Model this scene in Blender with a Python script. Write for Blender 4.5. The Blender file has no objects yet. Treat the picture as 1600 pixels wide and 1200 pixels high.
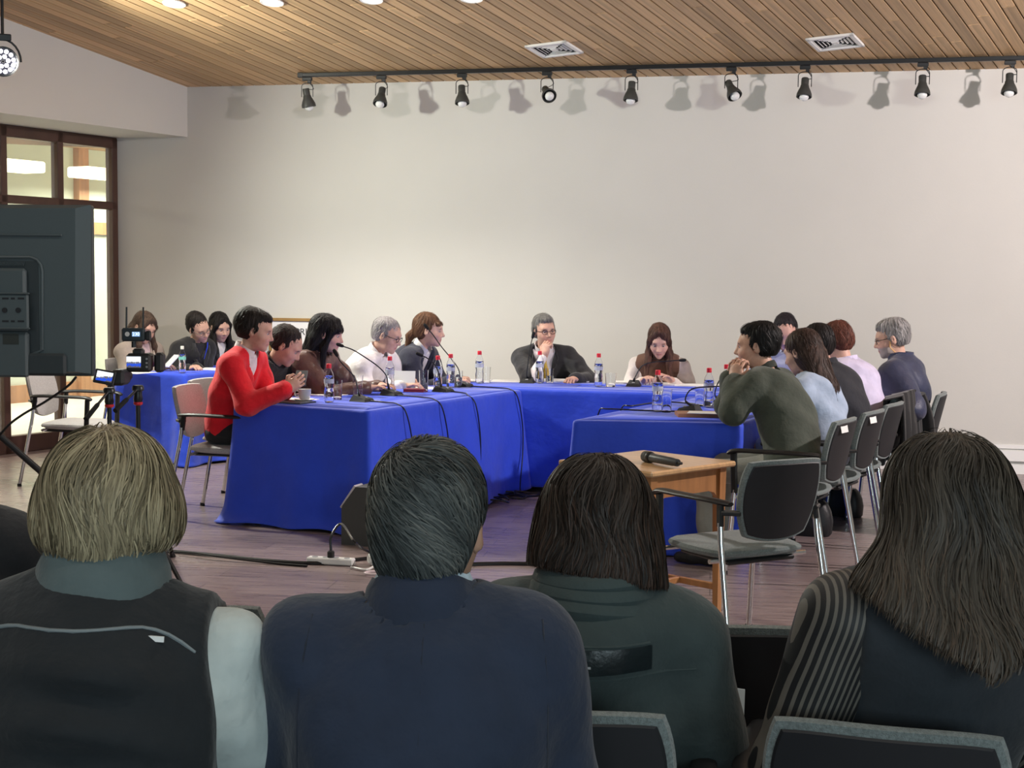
import bpy, math, random
import numpy as np
from mathutils import Vector, Matrix
random.seed(7); RNG = np.random.default_rng(11)
SC = bpy.context.scene
COL = SC.collection
R = math.radians

# ------------------------------------------------------------------ camera
PITCH, ROLL, CAMH, FPX = .0725, .0095, 1.535, 2250.0
F_ = np.array([0, math.cos(PITCH), -math.sin(PITCH)])
U0 = np.array([0, math.sin(PITCH), math.cos(PITCH)]); R0 = np.array([1., 0, 0])
R_ = R0 * math.cos(ROLL) + U0 * math.sin(ROLL); U_ = U0 * math.cos(ROLL) - R0 * math.sin(ROLL)
O_ = np.array([0, 0, CAMH])
cd = bpy.data.cameras.new('camera'); cam = bpy.data.objects.new('camera', cd); COL.objects.link(cam)
cd.sensor_fit = 'HORIZONTAL'; cd.sensor_width = 36.0; cd.lens = 36.0 * FPX / 1600.0
cd.clip_start = .05; cd.clip_end = 200
cam.matrix_world = Matrix(((R_[0], U_[0], -F_[0], 0), (R_[1], U_[1], -F_[1], 0), (R_[2], U_[2], -F_[2], CAMH), (0, 0, 0, 1)))
SC.camera = cam

# ------------------------------------------------------------------ world, exposure, lights
SC.view_settings.view_transform = 'Standard'; SC.view_settings.look = 'None'
SC.view_settings.gamma = 1.0; SC.view_settings.use_curve_mapping = False
SC.view_settings.exposure = 0.10
W = bpy.data.worlds.new('world'); SC.world = W; W.use_nodes = True
W.node_tree.nodes['Background'].inputs[0].default_value = (.80, .88, 1.0, 1)
W.node_tree.nodes['Background'].inputs[1].default_value = .3

def lamp(kind, name, loc, power, col=(1, 1, 1), aim=None, size=.1, spot=None, blend=.5):
    d = bpy.data.lights.new(name, kind); d.energy = power; d.color = col
    if kind == 'AREA': d.size = size
    elif kind == 'SPOT': d.spot_size = R(spot); d.spot_blend = blend; d.shadow_soft_size = size
    else: d.shadow_soft_size = size
    o = bpy.data.objects.new(name, d); COL.objects.link(o); o.location = loc
    if aim is not None:
        o.rotation_euler = (Vector(aim) - Vector(loc)).to_track_quat('-Z', 'Y').to_euler()
    return o
LED_L = (-3.72, 10.60, 3.08); LED_R = (5.60, 7.00, 3.30)
lamp('SPOT', 'led_par_light', (-3.62, 10.52, 3.06), 640, (.99, 1.0, .87), (.8, 10.2, 1.0), .09, 160, 1.0)
lamp('SPOT', 'led_par_light', (5.50, 7.06, 3.27), 900, (1.0, .89, .87), (-.6, 10.6, 1.2), .08, 128, .6)

for wx, wp in ((-4.2, 25), (-1.4, 35), (1.4, 75), (4.2, 120)):                       # cool fill for the audience, added at invented rear windows
    a_ = lamp('AREA', 'window_daylight', (wx, -5.2, 2.1), wp, (.74, .93, 1.0), (wx * .6, 4.0, 1.2), 1.9)
# ------------------------------------------------------------------ helpers
def ray(x, y): return F_ + R_ * (x - 800) / FPX - U_ * (y - 600) / FPX
def atz(x, y, z):
    r = ray(x, y); return O_ + r * ((z - CAMH) / r[2])
def at(x, y, Y):
    r = ray(x, y); return O_ + r * (Y / r[1])
WALL_A = R(13); WN = np.array([math.sin(WALL_A), math.cos(WALL_A), 0]); WD = np.array([math.cos(WALL_A), -math.sin(WALL_A), 0])
WP = np.array([4.15, 11.6, 0.])
CZ0, CSL = 3.245, .145                               # ceiling height at the back wall, slope towards the viewer
def atwall(x, y, off=0.):
    r = ray(x, y); return O_ + r * (((WP - WN * off - O_) @ WN) / (r @ WN))
def wallpt(x, off=0., z=0.):                          # point on the back wall by world X
    s = (x - WP[0]) / WD[0]; q = WP + WD * s - WN * off; q = q.copy(); q[2] = z; return q
def ceilz(P): return CZ0 + CSL * ((WP - np.array([P[0], P[1], 0])) @ WN)
def atceil(x, y, dz=0.):
    r = ray(x, y); c = CZ0 - dz + CSL * (WP @ WN); k = CSL * (r @ WN)
    return O_ + r * ((c - CAMH) / (r[2] + k))

MATS = {}
def M(name, col=(.5, .5, .5), rough=.6, metal=0., var=0., vs=20., bump=0., bs=100., st=(1, 1, 1), emit=0., trans=0.,
      coat=0., sheen=0., attr=None, spec=.5, objrand=0., ior=1.45, col2=None, stripes=None, alpha=1., detail=3.):
    if name in MATS: return MATS[name]
    m = bpy.data.materials.new(name); m.use_nodes = True; nt = m.node_tree; N = nt.nodes; L = nt.links
    b = N['Principled BSDF']; MATS[name] = m
    b.inputs['Roughness'].default_value = rough; b.inputs['Metallic'].default_value = metal
    b.inputs['Specular IOR Level'].default_value = spec; b.inputs['IOR'].default_value = ior
    b.inputs['Base Color'].default_value = (*col, 1)
    b.inputs['Alpha'].default_value = alpha
    if trans: b.inputs['Transmission Weight'].default_value = trans
    if coat: b.inputs['Coat Weight'].default_value = coat; b.inputs['Coat Roughness'].default_value = .12
    if sheen: b.inputs['Sheen Weight'].default_value = sheen; b.inputs['Sheen Roughness'].default_value = .5
    if emit: b.inputs['Emission Color'].default_value = (*col, 1); b.inputs['Emission Strength'].default_value = emit
    src = None
    tc = N.new('ShaderNodeTexCoord'); mp = N.new('ShaderNodeMapping'); mp.inputs['Scale'].default_value = st
    L.new(tc.outputs['Object'], mp.inputs['Vector'])
    if attr:
        a = N.new('ShaderNodeAttribute'); a.attribute_name = attr; src = a.outputs['Color']
    if var or col2 is not None:
        nz = N.new('ShaderNodeTexNoise'); nz.inputs['Scale'].default_value = vs; nz.inputs['Detail'].default_value = detail
        L.new(mp.outputs[0], nz.inputs['Vector'])
        mx = N.new('ShaderNodeMix'); mx.data_type = 'RGBA'
        rp = N.new('ShaderNodeMapRange'); rp.inputs[1].default_value = .32; rp.inputs[2].default_value = .68
        L.new(nz.outputs['Fac'], rp.inputs[0]); L.new(rp.outputs[0], mx.inputs[0])
        if src is not None:
            h1 = N.new('ShaderNodeMix'); h1.data_type = 'RGBA'; h1.blend_type = 'MULTIPLY'; h1.inputs[0].default_value = 1
            L.new(src, h1.inputs[6]); mx.inputs[6].default_value = (1 - var,) * 3 + (1,); mx.inputs[7].default_value = (1 + var,) * 3 + (1,)
            L.new(mx.outputs[2], h1.inputs[7]); src = h1.outputs[2]
        else:
            c2 = col2 if col2 is not None else tuple(min(1, c * (1 + var)) for c in col)
            c1 = col if col2 is not None else tuple(c * (1 - var) for c in col)
            mx.inputs[6].default_value = (*c1, 1); mx.inputs[7].default_value = (*c2, 1); src = mx.outputs[2]
    if stripes:                                      # (colour, scale, axis vector)
        sp = N.new('ShaderNodeSeparateXYZ'); L.new(tc.outputs['Object'], sp.inputs[0])
        dp = N.new('ShaderNodeVectorMath'); dp.operation = 'DOT_PRODUCT'; L.new(tc.outputs['Object'], dp.inputs[0]); dp.inputs[1].default_value = stripes[2]
        mu = N.new('ShaderNodeMath'); mu.operation = 'MULTIPLY'; mu.inputs[1].default_value = stripes[1]; L.new(dp.outputs['Value'], mu.inputs[0])
        fr = N.new('ShaderNodeMath'); fr.operation = 'FRACT'; L.new(mu.outputs[0], fr.inputs[0])
        gt = N.new('ShaderNodeMath'); gt.operation = 'GREATER_THAN'; gt.inputs[1].default_value = stripes[3]; L.new(fr.outputs[0], gt.inputs[0])
        ms = N.new('ShaderNodeMix'); ms.data_type = 'RGBA'; L.new(gt.outputs[0], ms.inputs[0])
        if src is not None: L.new(src, ms.inputs[6])
        else: ms.inputs[6].default_value = (*col, 1)
        ms.inputs[7].default_value = (*stripes[0], 1); src = ms.outputs[2]
    if objrand:
        oi = N.new('ShaderNodeObjectInfo'); mr = N.new('ShaderNodeMapRange'); mr.inputs[3].default_value = 1 - objrand; mr.inputs[4].default_value = 1 + objrand
        L.new(oi.outputs['Random'], mr.inputs[0]); h = N.new('ShaderNodeMix'); h.data_type = 'RGBA'; h.blend_type = 'MULTIPLY'; h.inputs[0].default_value = 1
        if src is not None: L.new(src, h.inputs[6])
        else: h.inputs[6].default_value = (*col, 1)
        L.new(mr.outputs[0], h.inputs[7]); src = h.outputs[2]
    if src is not None: L.new(src, b.inputs['Base Color'])
    if bump:
        n2 = N.new('ShaderNodeTexNoise'); n2.inputs['Scale'].default_value = bs; n2.inputs['Detail'].default_value = 4
        L.new(mp.outputs[0], n2.inputs['Vector'])
        bp = N.new('ShaderNodeBump'); bp.inputs['Strength'].default_value = min(1, bump); bp.inputs['Distance'].default_value = .01 * max(1, bump)
        L.new(n2.outputs['Fac'], bp.inputs['Height']); L.new(bp.outputs[0], b.inputs['Normal'])
    return m

def tag(o, label=None, cat=None, group=None, kind=None):
    if label: o['label'] = label
    if cat: o['category'] = cat
    if group: o['group'] = group
    if kind: o['kind'] = kind
    return o
def empty(name, loc=(0, 0, 0), rz=0., label=None, cat=None, group=None):
    o = bpy.data.objects.new(name, None); COL.objects.link(o); o.location = [float(v) for v in loc]; o.rotation_euler = (0, 0, rz)
    o.empty_display_size = .05
    return tag(o, label, cat, group)
def np_mesh(name, V, Fc, smooth=True):
    V = np.asarray(V, np.float32); me = bpy.data.meshes.new(name)
    if isinstance(Fc, np.ndarray):
        k = Fc.shape[1]; me.vertices.add(len(V)); me.vertices.foreach_set('co', V.ravel())
        me.loops.add(Fc.size); me.loops.foreach_set('vertex_index', Fc.astype(np.int32).ravel())
        me.polygons.add(len(Fc)); me.polygons.foreach_set('loop_start', np.arange(0, Fc.size, k, dtype=np.int32))
        me.update(calc_edges=True)
    else:
        me.from_pydata([tuple(map(float, v)) for v in V], [], Fc); me.update()
    if smooth and len(me.polygons): me.polygons.foreach_set('use_smooth', np.ones(len(me.polygons), bool))
    return me
def obj(name, me, mat, parent=None, loc=None):
    o = bpy.data.objects.new(name, me); COL.objects.link(o)
    if mat is not None and not me.materials: me.materials.append(mat)
    if parent is not None: o.parent = parent
    if loc is not None: o.location = [float(v) for v in loc]
    return o
def unit(v):
    v = np.asarray(v, float); return v / (np.linalg.norm(v) + 1e-12)
def frame(t, up=(0, 0, 1)):
    t = unit(t); u = np.asarray(up, float)
    if abs(t @ u) > .97: u = np.array([0, 1., 0])
    x = unit(np.cross(u, t)); y = np.cross(t, x); return x, y, t
def smoothpath(pts, n=8):
    P = np.asarray(pts, float)
    if len(P) < 3: return P
    out = []
    Q = np.vstack([2 * P[0] - P[1], P, 2 * P[-1] - P[-2]])
    for i in range(1, len(Q) - 2):
        a, b, c, d = Q[i - 1], Q[i], Q[i + 1], Q[i + 2]
        for t in np.linspace(0, 1, n, endpoint=False):
            out.append(.5 * (2 * b + (c - a) * t + (2 * a - 5 * b + 4 * c - d) * t * t + (3 * b - a - 3 * c + d) * t ** 3))
    out.append(P[-1]); return np.array(out)

class MB:
    """collects shapes into ONE mesh"""
    def __init__(s): s.v = []; s.f = []; s.n = 0
    def add(s, V, Fc):
        V = np.asarray(V, float); s.v.append(V); s.f += [tuple(int(i) + s.n for i in f) for f in Fc]; s.n += len(V); return s
    def box(s, c, h, rot=None, bev=0.):
        h = np.asarray(h, float) / 2; b = min(bev, *(h * .9)) if bev else 0
        if b:
            V = []; 
            for sx in (-1, 1):
                for sy in (-1, 1):
                    for sz in (-1, 1):
                        S = np.array([sx, sy, sz])
                        for k in range(3):
                            q = h - b; q[k] = h[k]; V.append(S * q)
            from_idx = {}
            V = np.array(V); s_ = [tuple(x) for x in np.sign(V)]
            Fc = []
            ix = lambda sx, sy, sz, k: ((sx > 0) * 4 + (sy > 0) * 2 + (sz > 0)) * 3 + k
            for k in range(3):
                a, c2 = (k + 1) % 3, (k + 2) % 3
                for sg in (-1, 1):
                    q = []
                    for (u, w) in ((-1, -1), (1, -1), (1, 1), (-1, 1)):
                        S = [0, 0, 0]; S[k] = sg; S[a] = u; S[c2] = w; q.append(ix(*S, k))
                    Fc.append(q if sg > 0 else q[::-1])
            for k in range(3):                       # edges along axis k
                a, c2 = (k + 1) % 3, (k + 2) % 3
                for u in (-1, 1):
                    for w in (-1, 1):
                        S0 = [0, 0, 0]; S0[k] = -1; S0[a] = u; S0[c2] = w; S1 = list(S0); S1[k] = 1
                        q = [ix(*S0, a), ix(*S1, a), ix(*S1, c2), ix(*S0, c2)]
                        Fc.append(q if u * w < 0 else q[::-1])
            for sx in (-1, 1):
                for sy in (-1, 1):
                    for sz in (-1, 1):
                        t = [ix(sx, sy, sz, 0), ix(sx, sy, sz, 1), ix(sx, sy, sz, 2)]
                        Fc.append(t if sx * sy * sz > 0 else t[::-1])
        else:
            V = np.array([[x, y, z] for x in (-h[0], h[0]) for y in (-h[1], h[1]) for z in (-h[2], h[2])])
            Fc = [(0, 1, 3, 2), (4, 6, 7, 5), (0, 4, 5, 1), (2, 3, 7, 6), (0, 2, 6, 4), (1, 5, 7, 3)]
        if rot is not None: V = V @ np.asarray(rot, float).T
        return s.add(V + np.asarray(c, float), Fc)
    def bar(s, a, b, w, t, up=(0, 0, 1), bev=0.):    # box from a to b: width w, thickness t
        a = np.asarray(a, float); b = np.asarray(b, float); x, y, z = frame(b - a, up)
        return s.box((a + b) / 2, (w, t, np.linalg.norm(b - a)), np.column_stack([x, y, z]), bev)
    def tube(s, pts, r, n=10, cap=True, flat=1.):
        P = np.asarray(pts, float); m = len(P); r = np.full(m, r) if np.isscalar(r) else np.asarray(r, float)
        T = np.gradient(P, axis=0); V = []; x = None
        for i in range(m):
            t = unit(T[i])
            if x is None: x, y, _ = frame(t)
            else:
                x = unit(x - t * (x @ t)); y = np.cross(t, x)
            for j in range(n):
                a = 2 * math.pi * j / n; V.append(P[i] + r[i] * (math.cos(a) * x + flat * math.sin(a) * y))
        Fc = [(i * n + j, i * n + (j + 1) % n, (i + 1) * n + (j + 1) % n, (i + 1) * n + j) for i in range(m - 1) for j in range(n)]
        if cap: Fc += [tuple(range(n))[::-1], tuple((m - 1) * n + j for j in range(n))]
        return s.add(V, Fc)
    def lathe(s, prof, n=20, c=(0, 0, 0), rot=None, cap=True):
        V = []
        for (r, z) in prof:
            for j in range(n):
                a = 2 * math.pi * j / n; V.append((r * math.cos(a), r * math.sin(a), z))
        m = len(prof); V = np.array(V)
        Fc = [(i * n + j, i * n + (j + 1) % n, (i + 1) * n + (j + 1) % n, (i + 1) * n + j) for i in range(m - 1) for j in range(n)]
        if cap: Fc += [tuple(range(n))[::-1], tuple((m - 1) * n + j for j in range(n))]
        if rot is not None: V = V @ np.asarray(rot, float).T
        return s.add(V + np.asarray(c, float), Fc)
    def ell(s, c, r, rot=None, nu=14, nv=9):
        V = []; Fc = []
        for i in range(nv + 1):
            t = math.pi * i / nv
            for j in range(nu):
                a = 2 * math.pi * j / nu; V.append((math.sin(t) * math.cos(a), math.sin(t) * math.sin(a), math.cos(t)))
        Fc = [(i * nu + j, (i + 1) * nu + j, (i + 1) * nu + (j + 1) % nu, i * nu + (j + 1) % nu) for i in range(nv) for j in range(nu)]
        V = np.array(V) * np.asarray(r, float)
        if rot is not None: V = V @ np.asarray(rot, float).T
        return s.add(V + np.asarray(c, float), Fc)
    def prism(s, poly, z0, z1):
        n = len(poly); V = [(x, y, z0) for x, y in poly] + [(x, y, z1) for x, y in poly]
        Fc = [tuple(range(n))[::-1], tuple(range(n, 2 * n))] + [(i, (i + 1) % n, n + (i + 1) % n, n + i) for i in range(n)]
        return s.add(V, Fc)
    def grid(s, G, close=False):                     # G: (m, n, 3)
        m, n = G.shape[:2]; e = n if close else n - 1
        Fc = [(i * n + j, i * n + (j + 1) % n, (i + 1) * n + (j + 1) % n, (i + 1) * n + j) for i in range(m - 1) for j in range(e)]
        return s.add(G.reshape(-1, 3), Fc)
    def mesh(s, name, smooth=True):
        return np_mesh(name, np.vstack(s.v), s.f, smooth)
    def build(s, name, mat, parent=None, smooth=True, loc=None):
        me = s.mesh(name, smooth)
        if smooth: me.set_sharp_from_angle(angle=R(38))
        return obj(name, me, mat, parent, loc)
def RZ(a): c, s = math.cos(a), math.sin(a); return np.array([[c, -s, 0], [s, c, 0], [0, 0, 1.]])
def RX(a): c, s = math.cos(a), math.sin(a); return np.array([[1., 0, 0], [0, c, -s], [0, s, c]])
def RY(a): c, s = math.cos(a), math.sin(a); return np.array([[c, 0, s], [0, 1., 0], [-s, 0, c]])
def dup(root, loc, rz, label=None, group=None, cat=None):
    r = root.copy(); COL.objects.link(r); r.location = [float(v) for v in loc]; r.rotation_euler = (0, 0, rz)
    if label: r['label'] = label
    if group: r['group'] = group
    for ch in list(root.children):
        c = ch.copy(); COL.objects.link(c); c.parent = r
        for g in list(ch.children):
            d = g.copy(); COL.objects.link(d); d.parent = c
    return r
# ------------------------------------------------------------------ room shell
m_wall = M('wall_paint', (.62, .612, .580), .85, var=.02, vs=1.2, bump=.05, bs=60)
m_floor = bpy.data.materials.new('floor_laminate'); MATS['floor'] = m_floor; m_floor.use_nodes = True
def _floor():
    nt = m_floor.node_tree; N = nt.nodes; L = nt.links; b = N['Principled BSDF']
    tc = N.new('ShaderNodeTexCoord'); mp = N.new('ShaderNodeMapping'); mp.inputs['Rotation'].default_value = (0, 0, R(8)); L.new(tc.outputs['Object'], mp.inputs[0])
    br = N.new('ShaderNodeTexBrick'); br.inputs['Scale'].default_value = 1; br.inputs['Brick Width'].default_value = 1.25; br.inputs['Row Height'].default_value = .19
    br.inputs['Mortar Size'].default_value = .0025; br.inputs['Color1'].default_value = (.200, .150, .148, 1); br.inputs['Color2'].default_value = (.255, .195, .188, 1); br.inputs['Mortar'].default_value = (.09, .07, .07, 1)
    L.new(mp.outputs[0], br.inputs['Vector'])
    m2 = N.new('ShaderNodeMapping'); m2.inputs['Scale'].default_value = (2.2, 26, 1); L.new(mp.outputs[0], m2.inputs[0])
    nz = N.new('ShaderNodeTexNoise'); nz.inputs['Scale'].default_value = 1.6; nz.inputs['Detail'].default_value = 6; L.new(m2.outputs[0], nz.inputs['Vector'])
    mx = N.new('ShaderNodeMix'); mx.data_type = 'RGBA'; mx.blend_type = 'OVERLAY'; mx.inputs[0].default_value = .55
    L.new(br.outputs['Color'], mx.inputs[6]); L.new(nz.outputs['Fac'], mx.inputs[7]); L.new(mx.outputs[2], b.inputs['Base Color'])
    rr = N.new('ShaderNodeMapRange'); rr.inputs[3].default_value = .20; rr.inputs[4].default_value = .38; L.new(nz.outputs['Fac'], rr.inputs[0]); L.new(rr.outputs[0], b.inputs['Roughness'])
    bp = N.new('ShaderNodeBump'); bp.inputs['Strength'].default_value = .22; bp.inputs['Distance'].default_value = .004; L.new(nz.outputs['Fac'], bp.inputs['Height']); L.new(bp.outputs[0], b.inputs['Normal'])
_floor()
ss = lambda o: tag(o, kind='structure')
ss(MB().box((0, 4, -.06), (30, 32, .12)).build('floor', m_floor, smooth=False))

LD = np.array([-math.sin(R(29.8)), -math.cos(R(29.8)), 0]); LN = np.array([math.cos(R(29.8)), -math.sin(R(29.8)), 0])   # along window wall towards viewer; inward normal
r_ = at(180, 450, 10); s0 = ((WP - O_) @ WN) / ((r_ - O_) @ WN); CL = O_ + (r_ - O_) * s0; CL[2] = 0
def leftpt(x, off=0.):                               # where pixel column x meets the window wall
    r = ray(x, 450); P0 = CL + LN * off; t = ((P0 - O_) @ LN) / (r @ LN); q = O_ + r * t; q[2] = 0; return q
def leftt(x): return (leftpt(x) - CL) @ LD
# back wall: a slab with thickness
def slab(name, A, B, z0, z1, n, th, mat=None, kind='structure'):
    A = np.array([A[0], A[1], 0.]); B = np.array([B[0], B[1], 0.]); n = unit(n) * th; V = []
    for z in (z0, z1):
        for q in (A, B, B + n, A + n): V.append((q[0], q[1], z))
    o = MB().add(V, [(0, 3, 2, 1), (4, 5, 6, 7), (0, 1, 5, 4), (1, 2, 6, 5), (2, 3, 7, 6), (3, 0, 4, 7)]).build(name, mat or m_wall, smooth=False)
    return tag(o, kind=kind)
slab('wall_back', CL - WD * .0, wallpt(9.0), 0, 3.6, WN, .2)
RC = wallpt(7.2)
slab('wall_right', RC, RC + LD * 0 + np.array([0, -18., 0]), 0, 6.2, (1, 0, 0), .2)
slab('wall_rear', (-14, -5.5), (8, -5.5), 0, 6.5, (0, -1, 0), .2)
# bulkhead over the window wall
BO = (atwall(293, 215) - CL) @ LN; BZ = 2.80
A = CL + LN * BO; A2 = A + LD * 22
_tA = ((WP - A) @ WN) / (-LD @ WN); A = A - LD * _tA
V = [];
for q in (A, A2, A2 - LN * (BO + .2), A - LN * (BO + .2)): V += [(q[0], q[1], BZ), (q[0], q[1], 6.4)]
ss(MB().add(V, [(0, 2, 3, 1), (2, 4, 5, 3), (4, 6, 7, 5), (6, 0, 1, 7), (1, 3, 5, 7), (0, 6, 4, 2)]).build('trim_1', m_wall, smooth=False))
# wall beyond the window, towards the viewer
WT = 5.6
slab('wall_left', CL + LD * WT, CL + LD * 22, 0, BZ, -LN, .15)

# ceiling: backing plane and boards
CD = unit(np.array([math.sin(R(29.7)), math.cos(R(29.7)), 0])); CD = unit(CD + np.array([0, 0, -CSL * (CD @ WN)]))
CN = unit(np.array([CSL * WN[0], CSL * WN[1], 1.]))
CE = unit(np.cross(CD, CN)); CO = wallpt(0, 0, CZ0)
V = []
for (x, y) in ((-16, 16), (10, 16), (10, -6), (-16, -6)): V.append((x, y, ceilz((x, y)) + .03))
V += [(a, b, c + .1) for a, b, c in V]
m_cback = M('ceiling_backing', (.10, .065, .04), .8)
ceil = ss(MB().add(V, [(0, 1, 2, 3), (7, 6, 5, 4), (0, 4, 5, 1), (1, 5, 6, 2), (2, 6, 7, 3), (3, 7, 4, 0)]).build('ceiling', m_cback, smooth=False))
m_board = M('ceiling_board', (.56, .37, .195), .5, var=.20, vs=3.0, st=(14, .8, 14), bump=.15, bs=18, objrand=.22)
bw = .100
bm_ = MB().box((0, -.5, 0), (bw - .009, 1, .022), bev=.003).mesh('board', False); bm_.materials.append(m_board)
Rb = np.column_stack([CE, CD, CN])
for i in range(96):
    e = -3.05 + i * bw; P = CO + CE * e; s = ((WP - P) @ WN + .06) / (CD @ WN); P = P + CD * s + CN * .016
    cuts = [0, random.uniform(.8, 2.6)]; cuts.append(cuts[1] + random.uniform(1.8, 3.2)); cuts.append(15.0)
    for a, b in zip(cuts[:-1], cuts[1:]):
        o = obj('board', bm_, m_board, ceil); q = P - CD * a
        Mx = np.eye(4); Mx[:3, 0] = CE; Mx[:3, 1] = CD * (b - a - .004); Mx[:3, 2] = CN; Mx[:3, 3] = q
        o.matrix_world = Matrix(Mx.tolist())
# baseboard and duct strips on the back wall
m_trim = M('white_trim', (.82, .82, .81), .45)
def strip(name, x0, x1, z0, z1, th, mat=m_trim, kind='structure'):
    a = wallpt(x0); b = wallpt(x1); o = slab(name, a, b, z0, z1, -WN, th, mat, kind); return o
strip('baseboard_back', -3.6, 7.1, 0.0, .075, .018)
strip('trim_2', 2.4, 7.1, .105, .190, .030)
strip('trim_3', 2.4, 7.1, .205, .235, .014)

# window wall: frame, mullions, transom, panes
m_frame = M('brown_window_frame', (.085, .042, .03), .45, var=.15, vs=8, st=(1, 1, .2))
m_glass = M('window_glass', (.9, .95, .92), .03, alpha=.10, spec=.6)
win = ss(empty('window_1', CL))
def wbar(name, t0, t1, z0, z1, dep=.09):
    a = CL + LD * t0; b = CL + LD * t1; c = (a + b) / 2
    o = MB().box((c[0] - CL[0], c[1] - CL[1], (z0 + z1) / 2), (dep, abs(t1 - t0), z1 - z0), np.column_stack([LN, -LD, (0, 0, 1)]), .006).build(name, m_frame, win, False); return o
t1, t2 = leftt(92), leftt(4)
bay = t2 - t1; stiles = [.03, t1, t2] + [t2 + bay * k for k in (1, 2, 3) if t2 + bay * k < WT]
ztr = atwall(172, 322)[2]; ztr = CAMH + (430 - 322) / FPX * leftpt(172)[1]
for k, t in enumerate(stiles): wbar('mullion', t - .035, t + .035, 0, 2.79)
wbar('head_rail', 0, WT, 2.70, 2.80); wbar('bottom_rail', 0, WT, 0, .15)
wbar('transom', 0, WT, ztr - .035, ztr + .035)
for a, b in zip(stiles[:-1], stiles[1:]):
    for z0, z1 in ((.15, ztr - .035), (ztr + .035, 2.70)):
        c = CL + LD * (a + b) / 2
        MB().box((c[0] - CL[0], c[1] - CL[1], (z0 + z1) / 2), (.006, b - a - .06, z1 - z0), np.column_stack([LN, -LD, (0, 0, 1)])).build('pane', m_glass, win, False)
# corridor outside the window wall
m_cw = M('corridor_wall', (.62, .72, .62), .7, var=.06, vs=2)
m_cfl = M('corridor_floor', (.78, .80, .76), .35, var=.04, vs=3)
m_cwood = M('corridor_wood', (.42, .22, .10), .5, var=.18, vs=3, st=(6, 6, .6))
m_cceil = M('corridor_ceiling_wood', (.45, .29, .14), .55, var=.18, vs=4, st=(3, 8, 1))
CO2 = CL - LN * .15
def cslab(name, off, t0, t1, z0, z1, th, mat): return slab(name, CO2 - LN * off + LD * t0, CO2 - LN * off + LD * t1, z0, z1, -LN, th, mat)
cslab('wall_corridor', 3.6, -9, 9, 0, 3.1, .15, m_cw)
def quadslab(name, z0, z1, mat):
    q = [CO2 + LD * 9, CO2 - LD * 9, CO2 - LN * 3.6 - LD * 9, CO2 - LN * 3.6 + LD * 9]
    return ss(MB().prism([(p_[0], p_[1]) for p_ in q], z0, z1).build(name, mat, smooth=False))
quadslab('floor_corridor', .001, .012, m_cfl); quadslab('ceiling_corridor', 3.1, 3.2, m_cceil)
cslab('baseboard_corridor', 3.56, -9, 9, .01, .22, .05, m_cwood)
cslab('trim_4', 3.54, -9, 9, 2.05, 2.20, .05, m_cwood)
for k in range(13):
    cslab('trim_%d' % (k + 5), 3.5, -8.6 + k * 1.35, -8.6 + k * 1.35 + .16, .012, 3.1, .1, m_cwood)
m_tube = M('fluorescent_tube', (1, .90, .62), .5, emit=3.5)
for k in range(4):
    c = CO2 - LN * 2.6 + LD * (-6.2 + 2.9 * k)
    o = tag(MB().box((0, 0, 0), (.34, 2.3, .12), np.column_stack([LN, -LD, (0, 0, 1)]), .02).build('ceiling_lamp', m_tube, loc=(c[0], c[1], 2.72)),
            'warm fluorescent corridor lamp beyond the window wall, %s from the far end' % ('first', 'second', 'third', 'fourth')[k], 'lamp', 'corridor ceiling lamps')
    lamp('AREA', 'corridor_light', (c[0], c[1], 2.60), 85, (1, .93, .76), (c[0], c[1], 0), 1.2)

m_fill_pane = M('daylit_pane', (.80, .93, 1.0), .3, emit=1.0)
for k, wx in enumerate((-4.2, -1.4, 1.4, 4.2)):  # rear windows added out of view; their glowing panes go with the fill light
    w = ss(empty('window_%d' % (k + 2), (wx, -5.47, 1.1)))
    for z in (0, 1.0, 2.0): MB().box((0, 0, z), (2.1, .08, .07), None, .005).build('rail', m_frame, w, False)
    for x in (-1.02, 0, 1.02): MB().box((x, 0, 1.0), (.07, .08, 2.0), None, .005).build('stile', m_frame, w, False)
    for x in (-.51, .51):
        for z in (.5, 1.5): MB().box((x, 0, z), (.96, .012, .93), None, 0).build('pane', m_fill_pane, w, False)
# ------------------------------------------------------------------ ceiling fittings
m_blk = M('black_metal', (.012, .012, .013), .35, spec=.5); m_blkp = M('black_plastic', (.016, .017, .018), .45)
m_white = M('white_plastic', (.82, .82, .80), .4)
m_dark = M('vent_dark', (.03, .03, .035), .8)
def vent(x, y, label):
    P = atceil(x, y, -.006); t = empty('air_vent', P, 0, label, 'air vent', 'ceiling air vents')
    Q = np.column_stack([CE, CD, CN]); S = .37; T = .32
    MB().box((0, 0, 0), (S - .04, T - .04, .004), Q).build('backing', m_dark, t, False)
    m = MB()
    for sx in (-1, 1): m.box(Q @ np.array([sx * (S / 2 - .0175), 0, -.012]), (.035, T, .02), Q, .004)
    for sy in (-1, 1): m.box(Q @ np.array([0, sy * (T / 2 - .0175), -.012]), (S, .035, .02), Q, .004)
    m.build('frame', m_white, t, False)
    for k in range(1, 6):                             # concentric four-way louvres
        f = 1 - k / 6.2
        for a in range(4):
            rot = RZ(a * math.pi / 2); L_ = (T if a % 2 else S) * f - .05; d = ((S if a % 2 else T) / 2) * f - .01
            MB().box(Q @ rot @ np.array([0, d, -.012]), (max(L_, .04), .014, .003), Q @ rot @ RX(R(38))).build('slat', m_white, t, False)
    MB().box(Q @ np.array([0, 0, -.014]), (.05, .045, .01), Q).build('centre_plate', m_white, t, False)
vent(866, 75, 'square white air vent in ceiling above the fourth track spotlight')
vent(1305, 64, 'square white air vent in ceiling, the one further to the right')
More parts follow.
